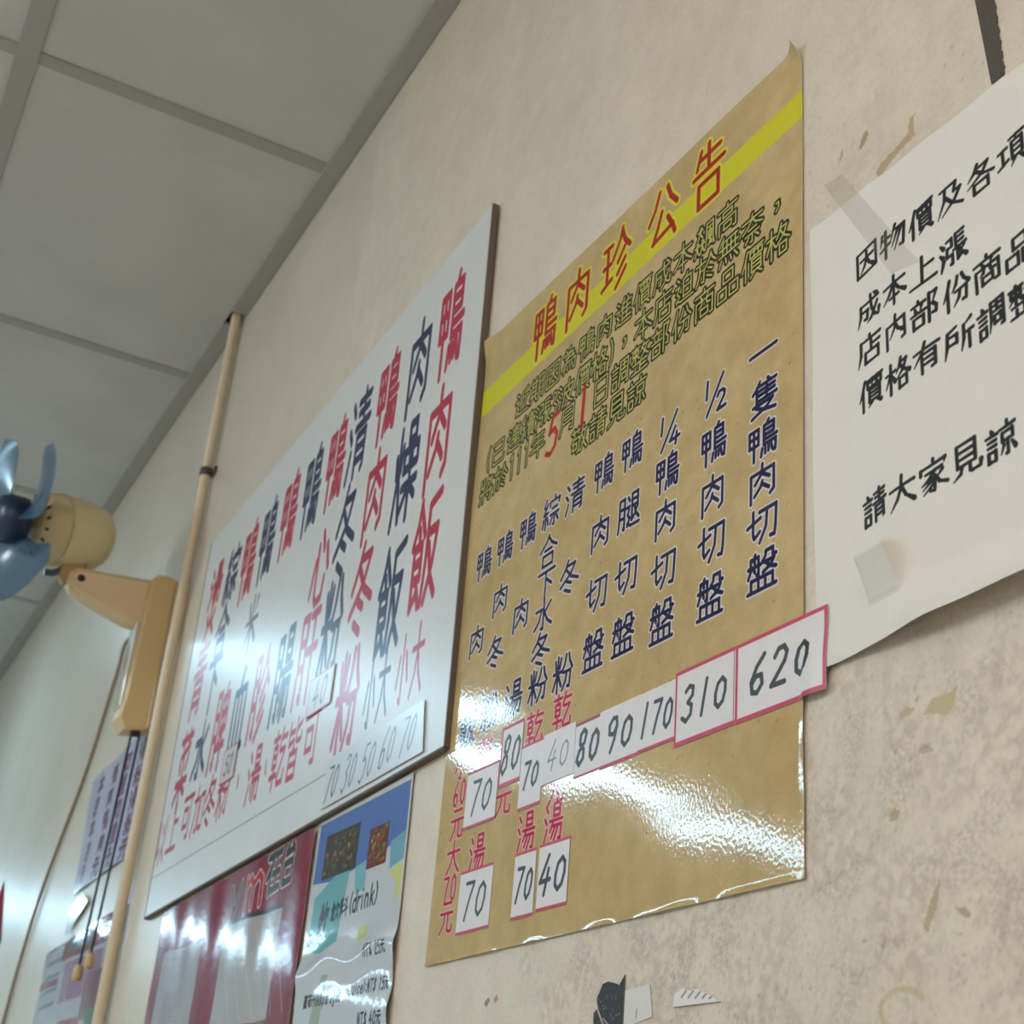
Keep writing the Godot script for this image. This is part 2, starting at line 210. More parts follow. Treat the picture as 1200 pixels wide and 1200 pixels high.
class Canvas:
	# a printed sheet: world rectangle (X, Y at the top) at k pixels a metre
	var W: int
	var H: int
	var k: float
	var X: float
	var Y: float
	var X2: float
	var Y2: float
	var d: PackedByteArray
	var glyphs: Dictionary

	func _init(x0: float, ytop: float, x1: float, ybot: float, ppm: float, col: Color, g: Dictionary):
		k = ppm
		X = x0
		Y = ytop
		X2 = x1
		Y2 = ybot
		glyphs = g
		W = int(round((x1 - x0) * ppm))
		H = int(round((ytop - ybot) * ppm))
		var im := Image.create(W, H, false, Image.FORMAT_RGB8)
		im.fill(col)
		d = im.get_data()

	func texture() -> ImageTexture:
		return ImageTexture.create_from_image(Image.create_from_data(W, H, false, Image.FORMAT_RGB8, d))

	# one stroke segment in pixels: r0, r1 the pen's half height at both ends, sx how wide the pen is for its height
	func seg(ax: float, ay: float, bx: float, by: float, r0: float, r1: float, sx: float, c: Color) -> void:
		var n := int(max(1.0, min(absf(bx - ax), absf(by - ay)) / 20.0))
		if n > 1:
			for i in n:
				var t0 := float(i) / n
				var t1 := float(i + 1) / n
				seg(lerpf(ax, bx, t0), lerpf(ay, by, t0), lerpf(ax, bx, t1), lerpf(ay, by, t1), lerpf(r0, r1, t0), lerpf(r0, r1, t1), sx, c)
			return
		var rm := maxf(r0, r1)
		var x0 := clampi(int(floor(minf(ax, bx) - rm * sx - 1.0)), 0, W)
		var x1 := clampi(int(ceil(maxf(ax, bx) + rm * sx + 1.0)) + 1, 0, W)
		var y0 := clampi(int(floor(minf(ay, by) - rm - 1.0)), 0, H)
		var y1 := clampi(int(ceil(maxf(ay, by) + rm + 1.0)) + 1, 0, H)
		var ux := ax / sx
		var vx := (bx - ax) / sx
		var vy := by - ay
		var ll := maxf(vx * vx + vy * vy, 0.0001)
		var cr := c.r * 255.0
		var cg := c.g * 255.0
		var cb := c.b * 255.0
		var soft := minf(1.0, sx)
		for y in range(y0, y1):
			var py := y + 0.5 - ay
			var row := y * W
			for x in range(x0, x1):
				var px := (x + 0.5) / sx - ux
				var t := clampf((px * vx + py * vy) / ll, 0.0, 1.0)
				var ex := px - vx * t
				var ey := py - vy * t
				var a := (r0 + (r1 - r0) * t - sqrt(ex * ex + ey * ey)) * soft + 0.5
				if a > 0.0:
					a = minf(a, 1.0) * c.a
					var i := (row + x) * 3
					d[i] = int(d[i] + (cr - d[i]) * a)
					d[i + 1] = int(d[i + 1] + (cg - d[i + 1]) * a)
					d[i + 2] = int(d[i + 2] + (cb - d[i + 2]) * a)

	# a line between world points, w metres thick
	func line(x0: float, y0: float, x1: float, y1: float, w: float, c: Color) -> void:
		seg((x0 - X) * k, (Y - y0) * k, (x1 - X) * k, (Y - y1) * k, w * k * 0.5, w * k * 0.5, 1.0, c)

	func poly(pts: Array, c: Color) -> void:
		var q := PackedVector2Array()
		for p in pts:
			q.append(Vector2((p[0] - X) * k, (Y - p[1]) * k))
		var ylo := 1e9
		var yhi := -1e9
		for p in q:
			ylo = minf(ylo, p.y)
			yhi = maxf(yhi, p.y)
		for y in range(clampi(int(floor(ylo)), 0, H), clampi(int(ceil(yhi)), 0, H)):
			var xs := []
			for i in q.size():
				var a := q[i]
				var b := q[(i + 1) % q.size()]
				if (a.y <= y + 0.5) != (b.y <= y + 0.5):
					xs.append(a.x + (y + 0.5 - a.y) / (b.y - a.y) * (b.x - a.x))
			xs.sort()
			for j in range(0, xs.size() - 1, 2):
				for x in range(clampi(int(round(xs[j])), 0, W), clampi(int(round(xs[j + 1])), 0, W)):
					var i := (y * W + x) * 3
					d[i] = int(lerpf(d[i], c.r * 255.0, c.a))
					d[i + 1] = int(lerpf(d[i + 1], c.g * 255.0, c.a))
					d[i + 2] = int(lerpf(d[i + 2], c.b * 255.0, c.a))

	func rect(x0: float, y0: float, x1: float, y1: float, c: Color) -> void:
		poly([[x0, y0], [x1, y0], [x1, y1], [x0, y1]], c)

	# g centred at a world point, gw x gh metres, pen metres; o: "sx" pen width for height, "slope" baseline rise, "lean", "brush"
	func glyph(g: String, cx: float, cy: float, gw: float, gh: float, pen: float, c: Color, o := {}) -> void:
		stroke(g, 0.0, 0.0, 100.0, 100.0, [cx, cy, gw, gh, pen * k * 0.5, o.get("sx", 1.0), o.get("slope", 0.0), o.get("lean", 0.0), o.get("brush", false)], c)

	func stroke(g: String, x0: float, y0: float, x1: float, y1: float, f: Array, c: Color) -> void:
		if not glyphs.has(g):
			return
		for s in glyphs[g]:
			if s[0] is String:
				stroke(s[0], x0 + (x1 - x0) * s[1] / 100.0, y0 + (y1 - y0) * s[2] / 100.0, x0 + (x1 - x0) * s[3] / 100.0, y0 + (y1 - y0) * s[4] / 100.0, f, c)
				continue
			var pts := PackedVector2Array()
			for i in range(0, s.size(), 2):
				var u: float = (x0 + (x1 - x0) * s[i] / 100.0) / 100.0 - 0.5
				var v: float = 0.5 - (y0 + (y1 - y0) * s[i + 1] / 100.0) / 100.0
				var wx: float = f[0] + u * f[2] + v * f[3] * f[7]
				var wy: float = f[1] + v * f[3] + u * f[2] * f[6]
				pts.append(Vector2((wx - X) * k, (Y - wy) * k))
			var n := pts.size() - 1
			for i in n:
				var r0: float = f[4]
				var r1: float = f[4]
				if f[8]:
					var e := pts[i + 1] - pts[i]
					var flat := absf(e.x) > 2.2 * absf(e.y)
					r0 = f[4] * (0.72 if flat else 1.05)
					r1 = f[4] * (0.95 if flat else 1.0)
					if not flat and e.x < 0.0 and i == n - 1:
						r1 = f[4] * 0.35
					elif not flat and e.x > 0.0 and i == n - 1:
						r0 = f[4] * 0.7
						r1 = f[4] * 1.35
				seg(pts[i].x, pts[i].y, pts[i + 1].x, pts[i + 1].y, r0, r1, f[5], c)

	func word(t: String, x: float, y: float, gw: float, gh: float, step: float, pen: float, c: Color, o := {}) -> void:
		var at := 0.0
		for i in t.length():
			var big := t.unicode_at(i) > 900
			var adv := step * (1.45 if big else (0.62 if t[i] in ["i", "(", ")", ":", " ", "r"] else 1.0))
			glyph(t[i], x + at + adv * 0.5, y + at * o.get("slope", 0.0), gw * (1.5 if big else 1.0), gh, pen, c, o)
			at += adv

	# grain and blotches of the material itself: noise images multiply or shift the colour
	func mottle(seed_: int, period: float, gain: float, tint := Color(1, 1, 1), stretch := 1.0) -> void:
		var nz := FastNoiseLite.new()
		nz.seed = seed_
		nz.frequency = 1.0 / (period * k)
		nz.fractal_octaves = 4
		var im := nz.get_image(int(W * stretch) if stretch > 1.0 else W, H, false, false, true)
		if stretch > 1.0:
			im = im.get_region(Rect2i(0, 0, W, H))
		im.convert(Image.FORMAT_L8)
		var b := im.get_data()
		for i in W * H:
			var g := (b[i] / 127.5 - 1.0) * gain * 255.0
			var j := i * 3
			d[j] = clampi(int(d[j] + g * tint.r), 0, 255)
			d[j + 1] = clampi(int(d[j + 1] + g * tint.g), 0, 255)
			d[j + 2] = clampi(int(d[j + 2] + g * tint.b), 0, 255)

	# grime: grainy dirt in patches, inside a world rectangle
	func grime(seed_: int, x0: float, ytop: float, x1: float, ybot: float, grain: float, patch: float, least: float, c: Color) -> void:
		var nz := FastNoiseLite.new()
		nz.seed = seed_
		nz.frequency = 1.0 / (grain * k)
		nz.fractal_octaves = 3
		var big := FastNoiseLite.new()
		big.seed = seed_ + 1
		big.frequency = 1.0 / (patch * k)
		big.fractal_octaves = 3
		for y in range(clampi(int((Y - ytop) * k), 0, H), clampi(int((Y - ybot) * k), 0, H)):
			for x in range(clampi(int((x0 - X) * k), 0, W), clampi(int((x1 - X) * k), 0, W)):
				var wx := X + x / k
				var wy := Y - y / k
				var rim := minf(minf(wx - x0, x1 - wx), minf(ytop - wy, wy - ybot)) / 0.09
				var b := clampf((big.get_noise_2d(x, y) - least - 0.5 * clampf(1.0 - rim, 0.0, 1.0)) * 3.0, 0.0, 1.0)
				if b <= 0.0:
					continue
				var a := clampf(nz.get_noise_2d(x, y) * 1.8 + 0.35, 0.0, 1.0) * b * c.a
				var i := (y * W + x) * 3
				d[i] = int(lerpf(d[i], c.r * 255.0, a))
				d[i + 1] = int(lerpf(d[i + 1], c.g * 255.0, a))
				d[i + 2] = int(lerpf(d[i + 2], c.b * 255.0, a))

	# specks: small smears of dirt inside a world rectangle
	func specks(seed_: int, n: int, x0: float, y0: float, x1: float, y1: float, r: float, c: Color) -> void:
		var rng := RandomNumberGenerator.new()
		rng.seed = seed_
		for i in n:
			var x := rng.randf_range(x0, x1)
			var y := rng.randf_range(y0, y1)
			var l := r * rng.randf_range(0.3, 2.2)
			var a := rng.randf_range(0.2, 1.3)
			var q := c
			q.a = c.a * rng.randf_range(0.25, 1.0)
			var w := r * k * rng.randf_range(0.25, 0.7)
			seg((x - X) * k, (Y - y) * k, (x + l * cos(a) - X) * k, (Y - y - l * sin(a)) * k, w, w * 0.4, 1.0, q)


# ---------------------------------------------------------------- mesh helpers
func quad(st: SurfaceTool, a: Vector3, b: Vector3, c: Vector3, e: Vector3) -> void:   # a b c e run anticlockwise seen from outside
	for p in [a, c, b, a, e, c]:
		st.add_vertex(p)


func begin(smooth := -1) -> SurfaceTool:
	var st := SurfaceTool.new()
	st.begin(Mesh.PRIMITIVE_TRIANGLES)
	st.set_smooth_group(smooth)
	return st


func box(st: SurfaceTool, lo: Vector3, hi: Vector3, b := 0.0) -> void:
	if b <= 0.0:
		var p := []
		for i in 8:
			p.append(Vector3(hi.x if i & 1 else lo.x, hi.y if i & 2 else lo.y, hi.z if i & 4 else lo.z))
		quad(st, p[4], p[5], p[7], p[6])
		quad(st, p[1], p[0], p[2], p[3])
		quad(st, p[5], p[1], p[3], p[7])
		quad(st, p[0], p[4], p[6], p[2])
		quad(st, p[6], p[7], p[3], p[2])
		quad(st, p[0], p[1], p[5], p[4])
		return
	prism(st, [Vector2(lo.x, lo.y), Vector2(hi.x, lo.y), Vector2(hi.x, hi.y), Vector2(lo.x, hi.y)], lo.z, hi.z, b, Transform3D())


# a polygon (anticlockwise) swept from z0 to z1 with bevelled rims
func prism(st: SurfaceTool, pts: Array, z0: float, z1: float, b: float, t: Transform3D) -> void:
	var n := pts.size()
	var inner := []
	for i in n:
		var p: Vector2 = pts[i]
		var e0: Vector2 = (p - pts[(i + n - 1) % n]).normalized()
		var e1: Vector2 = (pts[(i + 1) % n] - p).normalized()
		var m := (Vector2(-e0.y, e0.x) + Vector2(-e1.y, e1.x)).normalized()
		inner.append(p + m * b / maxf(0.35, m.dot(Vector2(-e0.y, e0.x))))
	var rings := [[inner, z0], [pts, z0 + b], [pts, z1 - b], [inner, z1]]
	for r in 3:
		for i in n:
			var j := (i + 1) % n
			var lo: Array = rings[r][0]
			var up: Array = rings[r + 1][0]
			var za: float = rings[r][1]
			var zb: float = rings[r + 1][1]
			quad(st, t * Vector3(lo[i].x, lo[i].y, za), t * Vector3(lo[j].x, lo[j].y, za), t * Vector3(up[j].x, up[j].y, zb), t * Vector3(up[i].x, up[i].y, zb))
	var idx := Geometry2D.triangulate_polygon(PackedVector2Array(inner))
	for i in range(0, idx.size(), 3):
		var a: Vector2 = inner[idx[i]]
		var c: Vector2 = inner[idx[i + 1]]
		var e: Vector2 = inner[idx[i + 2]]
		if (c - a).cross(e - a) < 0.0:
			var s := c
			c = e
			e = s
		for p in [a, e, c]:
			st.add_vertex(t * Vector3(p.x, p.y, z1))
		for p in [a, c, e]:
			st.add_vertex(t * Vector3(p.x, p.y, z0))


# profile of [radius, height] turned about the y axis of t
func lathe(st: SurfaceTool, prof: Array, n: int, t: Transform3D) -> void:
	for i in n:
		var a := TAU * i / n
		var b := TAU * (i + 1) / n
		for r in prof.size() - 1:
			var p: Array = prof[r]
			var q: Array = prof[r + 1]
			quad(st, t * Vector3(p[0] * sin(a), p[1], p[0] * cos(a)), t * Vector3(p[0] * sin(b), p[1], p[0] * cos(b)), t * Vector3(q[0] * sin(b), q[1], q[0] * cos(b)), t * Vector3(q[0] * sin(a), q[1], q[0] * cos(a)))


func tube(st: SurfaceTool, pts: Array, r: float, n := 10) -> void:
	var rings := []
	for i in pts.size():
		var dir: Vector3 = (pts[mini(i + 1, pts.size() - 1)] - pts[maxi(i - 1, 0)]).normalized()
		var u := dir.cross(Vector3(0.13, 0.2, 1.0)).normalized()
		var v := u.cross(dir).normalized()
		var ring := []
		for j in n:
			ring.append(pts[i] + (u * cos(TAU * j / n) + v * sin(TAU * j / n)) * r)
		rings.append(ring)
	for i in rings.size() - 1:
		for j in n:
			var m := (j + 1) % n
			quad(st, rings[i][j], rings[i + 1][j], rings[i + 1][m], rings[i][m])
	for e in [0, rings.size() - 1]:
		for j in range(1, n - 1):
			st.add_vertex(rings[e][0])
			st.add_vertex(rings[e][j if e == 0 else j + 1])
			st.add_vertex(rings[e][j + 1 if e == 0 else j])


func obj(called: String, st: SurfaceTool, m: Material, parent: Node = self) -> MeshInstance3D:
	st.generate_normals()
	var o := MeshInstance3D.new()
	o.name = called
	o.mesh = st.commit()
	o.mesh.surface_set_material(0, m)
	parent.add_child(o, true)
	return o


func tag(o: Node, label: String, category: String, group := "") -> Node:
	o.set_meta("label", label)
	o.set_meta("category", category)
	if group:
		o.set_meta("group", group)
	return o


func thing(called: String, at: Vector3, label: String, category: String, group := "") -> Node3D:
	var o := Node3D.new()
	o.name = called
	o.position = at
	add_child(o, true)
	tag(o, label, category, group)
	return o


func mat(c: Color, rough := 0.6, spec := 0.5) -> StandardMaterial3D:
	var m := StandardMaterial3D.new()
	m.albedo_color = c
	m.roughness = rough
	m.metallic_specular = spec
	return m


func printed(cv: Canvas, rough: float, spec := 0.5) -> StandardMaterial3D:
	var m := mat(Color.WHITE, rough, spec)
	m.albedo_texture = cv.texture()
	m.texture_repeat = false
	return m


func bumps(size: int, freq: float, seed_: int, octaves := 3) -> NoiseTexture2D:
	var nz := FastNoiseLite.new()
	nz.seed = seed_
	nz.frequency = freq
	nz.fractal_octaves = octaves
	var t := NoiseTexture2D.new()
	t.width = size
	t.height = size
	t.seamless = true
	t.noise = nz
	return t


# a thin sheet with corners TL, TR, BR, BL on the wall (world x, y); lift(x, y) gives how far each point stands off its flat place
func sheet(called: String, q: Array, nx: int, ny: int, thick: float, lift: Callable, cv: Canvas, front: Material, back: Material, parent: Node = self) -> MeshInstance3D:
	var c: Vector2 = (q[0] + q[1] + q[2] + q[3]) / 4.0
	var f := []
	var uv := []
	for j in ny + 1:
		for i in nx + 1:
			var u := float(i) / nx
			var v := float(j) / ny
			var p: Vector2 = q[0].lerp(q[1], u).lerp(q[3].lerp(q[2], u), v)
			uv.append(Vector2((p.x - cv.X) / (cv.X2 - cv.X), (cv.Y - p.y) / (cv.Y - cv.Y2)) if cv else Vector2(u, v))
			f.append(Vector3(p.x - c.x, p.y - c.y, 0) + (lift.call(p.x, p.y) as Vector3))
	var st := begin(0)
	for j in ny:
		for i in nx:
			var a := j * (nx + 1) + i
			for n in [a + nx + 1, a + 1, a + nx + 2, a + nx + 1, a, a + 1]:
				st.set_uv(uv[n])
				st.add_vertex(f[n] + Vector3(0, 0, thick))
	st.generate_normals()
	var o := MeshInstance3D.new()
	o.name = called
	var mesh := st.commit()
	st = begin(1)
	for j in ny:
		for i in nx:
			var a := j * (nx + 1) + i
			for n in [a + nx + 1, a + nx + 2, a + 1, a + nx + 1, a + 1, a]:
				st.add_vertex(f[n])
	st.set_smooth_group(-1)
	var rim := []
	for i in nx + 1:
		rim.append(i)
	for j in range(1, ny + 1):
		rim.append(j * (nx + 1) + nx)
	for i in range(nx - 1, -1, -1):
		rim.append(ny * (nx + 1) + i)
	for j in range(ny - 1, 0, -1):
		rim.append(j * (nx + 1))
	var up := Vector3(0, 0, thick)
	for i in rim.size():
		var a: Vector3 = f[rim[i]]
		var b: Vector3 = f[rim[(i + 1) % rim.size()]]
		quad(st, a + up, b + up, b, a)
	st.generate_normals()
	st.commit(mesh)
	mesh.surface_set_material(0, front)
	mesh.surface_set_material(1, back)
	o.mesh = mesh
	o.position = Vector3(c.x, c.y, 0)
	parent.add_child(o, true)
	return o


func flat_at(z: float) -> Callable:
	return func(_x, _y): return Vector3(0, 0, z)


# ---------------------------------------------------------------- shapes of the hung sheets
func poster_lift(x: float, y: float) -> Vector3:
	var z := 0.0016 + 0.0003 * sin(x * 17.0 + 1.0) * sin(y * 9.0) + 0.00012 * sin(x * 41.0 + y * 23.0)
	var low := smoothstep(1.2165, 1.2105, y)
	z += low * low * (0.0007 + 0.0005 * sin(x * 58.0) + 0.0003 * sin(x * 101.0 + 1.3))
	var side := smoothstep(-0.789, -0.781, x) * exp(-pow((y - 1.312) / 0.032, 2.0))
	z += side * 0.0016
	z += 0.006 * smoothstep(1.93, 1.975, y) * smoothstep(-1.37, -1.41, x)
	# the upper corner that has come off the wall curls outwards
	var e := clampf((x + 0.778 + (y - 1.9605)) / 0.028 + 1.0, 0.0, 1.0)
	if e > 0.0:
		return Vector3(-0.004 * e * e, 0.002 * e * e, z + 0.011 * e * e)
	return Vector3(0, 0, z)


func notice_lift(x: float, y: float) -> Vector3:
	var z := 0.0018 + 0.0012 * sin(x * 46.0 + 0.6) * smoothstep(1.74, 1.55, y) + 0.0006 * sin(x * 90.0 + y * 30.0)
	z += smoothstep(1.40, 1.36, y) * (0.003 + 0.013 * smoothstep(-0.74, -0.6, x))
	# the paper stands up over a lump on the wall, with sharp creases round it
	var u := (x + 0.692) / 0.0165
	var v := (y - 1.4075 - 0.02 * (x + 0.692)) / 0.0165
	var edge := maxf(absf(u), absf(v))
	z += (0.0092 + 0.0074 * clampf(v, -1.0, 1.0)) * smoothstep(1.08, 0.97, edge)
	return Vector3(0, 0, z)


func magenta_lift(x: float, y: float) -> Vector3:
	return Vector3(0, 0, 0.0044 + 0.0022 * sin(x * 30.0 + 0.5) + 0.0007 * sin(x * 61.0 + y * 9.0) + 0.0004 * sin(y * 40.0 + x * 9.0))


func drink_lift(x: float, y: float) -> Vector3:
	var ridge := 1.238 + 0.02 * (x + 1.64) + 0.006 * sin(x * 40.0)
	var z := 0.0022 + 0.005 * exp(-pow((y - ridge) / 0.014, 2.0)) + 0.0012 * sin(y * 60.0 + x * 8.0) * smoothstep(1.3, 1.2, y)
	z += 0.004 * smoothstep(-1.50, -1.478, x) * smoothstep(1.26, 1.2, y) * (0.6 + 0.4 * sin(y * 130.0))
	return Vector3(0, 0, z)


func far_lift(x: float, y: float) -> Vector3:
	return Vector3(0, 0, 0.0032 + 0.0015 * sin(x * 27.0 + y * 6.0) + 0.0008 * sin(y * 41.0))


func sticker_on_poster(extra: float) -> Callable:
	return func(x, y):
		var z: float = poster_lift(minf(x, -0.783), y).z
		if x > -0.785:
			z = maxf(z, notice_lift(maxf(x, -0.769), y).z)
		return Vector3(0, 0, z + extra)


func _ready() -> void:
	# ------------------------------------------------------------ camera
	var cam := Camera3D.new()
	cam.name = "camera"
	cam.transform = Transform3D(Basis(Vector3(0.464633, 0.081644, -0.881731), Vector3(0.350299, 0.897567, 0.267702), Vector3(0.813269, -0.433253, 0.388439)), Vector3(0, 1.0, 0.62))
	cam.near = 0.02
	var lens := CameraAttributesPhysical.new()
	lens.frustum_focal_length = 33.43
	lens.exposure_aperture = 8.8
	lens.frustum_focus_distance = 1.2
	cam.attributes = lens
	cam.fov = 39.49
	cam.current = true
	add_child(cam)

	# ------------------------------------------------------------ environment and exposure
	var env := Environment.new()
	env.background_mode = Environment.BG_COLOR
	env.background_color = Color(0.02, 0.02, 0.02)
	env.tonemap_mode = Environment.TONE_MAPPER_LINEAR
	env.tonemap_exposure = 0.82
	env.sdfgi_enabled = true
	env.ssao_enabled = true
	env.ssil_enabled = true
	var we := WorldEnvironment.new()
	we.name = "environment"
	we.environment = env
	add_child(we)

	# ------------------------------------------------------------ fluorescent lamps: three rows across the room and an added fill pair
	# x, z of each fitting's middle, tint, energy, label
	var warm := Color(1.0, 0.965, 0.935)
	var cool := Color(0.74, 0.905, 1.0)
	for a in [
		[0.25, 1.12, warm, 0.7, "warm ceiling light closest to the paper notice and the wall"], [0.25, 2.39, warm, 1.5, "warm ceiling light, middle of the row by the paper notice"], [0.25, 3.66, warm, 1.55, "warm ceiling light far across from the paper notice"],
		[-2.65, 2.60, Color(0.89, 0.965, 1.0), 2.1, "added fill light across from the menu board, nearer one"], [-2.65, 3.87, Color(0.89, 0.965, 1.0), 2.1, "added fill light across from the menu board, farther one"],  # added pair, put in to brighten the wall above the menu board
		[-4.95, 1.16, cool, 1.9, "cool ceiling light just past the wall fan"], [-5.5, 2.43, cool, 2.0, "cool ceiling light past the fan, middle of three"], [-5.85, 3.70, cool, 2.0, "cool ceiling light past the fan, deepest in the room"],
		[-11.8, 1.16, cool, 5.0, "cool ceiling light beyond the red diamond, by the wall"], [-11.8, 2.43, cool, 5.0, "cool ceiling light beyond the red diamond, middle of three"], [-11.8, 3.70, cool, 5.0, "cool ceiling light beyond the red diamond, deepest in the room"],
	]:
		lamp(Vector3(a[0], CEIL, a[1]), a[2], a[3], a[4], a[0] > -3.0)

	room()
	price_poster()
	menu_board()
	paper_notice()
	lower_posters()
	far_posters()
	conduit()
	wall_fan()
	scraps()


func lamp(at: Vector3, tint: Color, energy: float, label: String, bare: bool) -> void:
	var t := thing("fluorescent_light", at, label, "ceiling light", "fluorescent ceiling lights")
	var st := begin()
	prism(st, [Vector2(-0.15, -0.022), Vector2(0.15, -0.022), Vector2(0.12, 0.0), Vector2(-0.12, 0.0)], -0.6, 0.6, 0.004, Transform3D())
	obj("housing", st, mat(Color(0.86, 0.87, 0.86), 0.4), t)
	for s in [-1, 1]:
		st = begin(0)
		tube(st, [Vector3(s * 0.07, -0.042, -0.58), Vector3(s * 0.07, -0.042, 0.58)], 0.014, 12)
		var glow := mat(Color(0.95, 0.95, 0.95), 0.4)
		glow.emission_enabled = true
		glow.emission = tint
		glow.emission_energy_multiplier = 6.0
		obj("tube", st, glow, t)
		for e in [-1, 1]:
			st = begin()
			box(st, Vector3(s * 0.07 - 0.016, -0.06, e * 0.586 - 0.008), Vector3(s * 0.07 + 0.016, -0.02, e * 0.586 + 0.008), 0.003)
			obj("lamp_holder", st, mat(Color(0.85, 0.85, 0.83), 0.5), t)
	var l := AreaLight3D.new()
	l.name = "lamp_light"
	l.area_size = Vector2(0.26, 1.16)
	l.light_energy = energy
	l.light_color = tint
	l.set("area_range", 20.0)
	l.shadow_enabled = true
	l.rotation.x = -PI / 2
	l.position.y = -0.062
	t.add_child(l)
	if bare:   # extra fill lights added under these fittings to brighten the upper wall
		for e in [-0.3, 0.3]:
			var side := OmniLight3D.new()
			side.name = "fill_light"
			side.light_energy = energy * 0.17
			side.light_color = tint
			side.light_size = 0.06
			side.omni_range = 20.0
			side.omni_attenuation = 2.0
			side.shadow_enabled = true
			side.position = Vector3(0, -0.13, e)
			t.add_child(side, true)


func room() -> void:
	# the menu wall: cream paint; the near stretch carries the stains one can see there
	var paint := Color(0.825, 0.778, 0.712)
	var X0 := -2.0
	var X1 := 0.0
	var Y0 := 1.04
	var wallc := Canvas.new(X0, CEIL + 0.05, X1, Y0, 640.0, paint, G)
	wallc.mottle(3, 0.20, 0.020, Color(1, 1, 1))
	wallc.mottle(5, 0.045, 0.018, Color(1, 1, 0.95))
	wallc.mottle(8, 0.006, 0.026, Color(1, 1, 1))
	var grey := Color(0.45, 0.42, 0.38, 0.42)
	var brown := Color(0.60, 0.50, 0.36, 0.65)
	wallc.grime(201, -1.22, 1.44, 0.0, 0.95, 0.014, 0.10, -0.22, Color(0.64, 0.585, 0.525, 0.36))
	wallc.grime(205, -1.18, 1.42, 0.0, 0.95, 0.0045, 0.06, -0.02, Color(0.53, 0.48, 0.43, 0.27))
	wallc.grime(209, -0.85, 2.0, 0.0, 1.30, 0.02, 0.10, 0.0, Color(0.62, 0.55, 0.48, 0.13))
	wallc.grime(213, -1.98, 2.85, -0.3, 1.8, 0.05, 0.30, -0.05, Color(0.66, 0.61, 0.55, 0.07))
	wallc.specks(11, 900, -1.02, 1.05, -0.5, 1.36, 0.0011, grey)
	wallc.specks(12, 500, -0.98, 1.08, -0.74, 1.22, 0.0014, Color(0.42, 0.40, 0.37, 0.34))
	wallc.specks(17, 260, -0.80, 1.10, -0.52, 1.35, 0.0020, Color(0.56, 0.51, 0.45, 0.28))
	wallc.specks(13, 26, -0.78, 1.10, -0.56, 1.35, 0.0022, brown)
	wallc.specks(14, 60, -0.78, 1.72, -0.52, 1.86, 0.0016, grey)
	wallc.specks(15, 50, -1.5, 1.7, -0.8, 2.2, 0.0013, grey)
	wallc.specks(16, 30, -1.45, 1.1, -1.05, 1.2, 0.0014, grey)
	# torn paint beside the paper notice
	wallc.poly([[-0.690, 1.7515], [-0.684, 1.7585], [-0.664, 1.7615], [-0.652, 1.7665], [-0.651, 1.774], [-0.6495, 1.779], [-0.6445, 1.7785], [-0.646, 1.768], [-0.644, 1.7585], [-0.655, 1.757], [-0.672, 1.752], [-0.684, 1.745]], Color(0.66, 0.57, 0.43, 0.8))
	wallc.poly([[-0.7085, 1.788], [-0.705, 1.799], [-0.699, 1.803], [-0.6965, 1.797], [-0.702, 1.790]], Color(0.60, 0.50, 0.38, 0.8))
	wallc.poly([[-0.735, 1.79], [-0.731, 1.801], [-0.728, 1.806], [-0.729, 1.796]], Color(0.55, 0.51, 0.45, 0.6))
	wallc.poly([[-0.665, 1.300], [-0.655, 1.3085], [-0.640, 1.3085], [-0.633, 1.3115], [-0.6365, 1.299], [-0.642, 1.2935], [-0.652, 1.298]], Color(0.70, 0.64, 0.47, 0.8))
	wallc.poly([[-0.686, 1.303], [-0.680, 1.309], [-0.671, 1.306], [-0.676, 1.302]], Color(0.68, 0.61, 0.46, 0.7))
	wallc.poly([[-0.672, 1.276], [-0.665, 1.281], [-0.655, 1.2755], [-0.659, 1.274]], Color(0.62, 0.54, 0.43, 0.6))
	wallc.poly([[-0.700, 1.238], [-0.695, 1.245], [-0.688, 1.242], [-0.692, 1.236]], Color(0.66, 0.55, 0.40, 0.75))
	wallc.poly([[-0.673, 1.168], [-0.665, 1.183], [-0.656, 1.196], [-0.659, 1.180], [-0.669, 1.164]], Color(0.66, 0.57, 0.43, 0.7))
	wallc.poly([[-0.645, 1.177], [-0.635, 1.175], [-0.632, 1.169], [-0.640, 1.171]], Color(0.62, 0.53, 0.42, 0.7))
	for a in 9:
		var t := 0.5 + a * 0.55
		wallc.line(-0.693 + 0.02 * cos(t), 1.122 + 0.012 * sin(t), -0.693 + 0.02 * cos(t + 0.4), 1.122 + 0.012 * sin(t + 0.4), 0.004, Color(0.70, 0.63, 0.45, 0.5))
	wallc.poly([[-1.262, 1.163], [-1.256, 1.168], [-1.249, 1.167], [-1.255, 1.160]], Color(0.45, 0.36, 0.34, 0.8))
	wallc.poly([[-1.243, 1.166], [-1.238, 1.170], [-1.233, 1.166], [-1.238, 1.162]], Color(0.55, 0.38, 0.35, 0.7))
	var near := printed(wallc, 0.5, 0.45)
	near.heightmap_enabled = true
	near.heightmap_texture = bumps(1024, 0.02, 21, 4)
	near.heightmap_scale = 0.06
	var rest := mat(paint, 0.30, 0.45)
	rest.albedo_color = Color.WHITE
	var cv := Canvas.new(-7.0, 3.0, -2.0, 0.0, 130.0, paint, G)
	cv.mottle(33, 0.5, 0.022)
	cv.mottle(35, 0.08, 0.014)
	rest.albedo_texture = cv.texture()
	rest.heightmap_enabled = true
	rest.heightmap_texture = bumps(1024, 0.012, 22, 3)
	rest.heightmap_scale = 0.12
	var wall := Node3D.new()
	wall.name = "wall_menu"
	wall.set_meta("kind", "structure")
	add_child(wall)
	var st := begin()
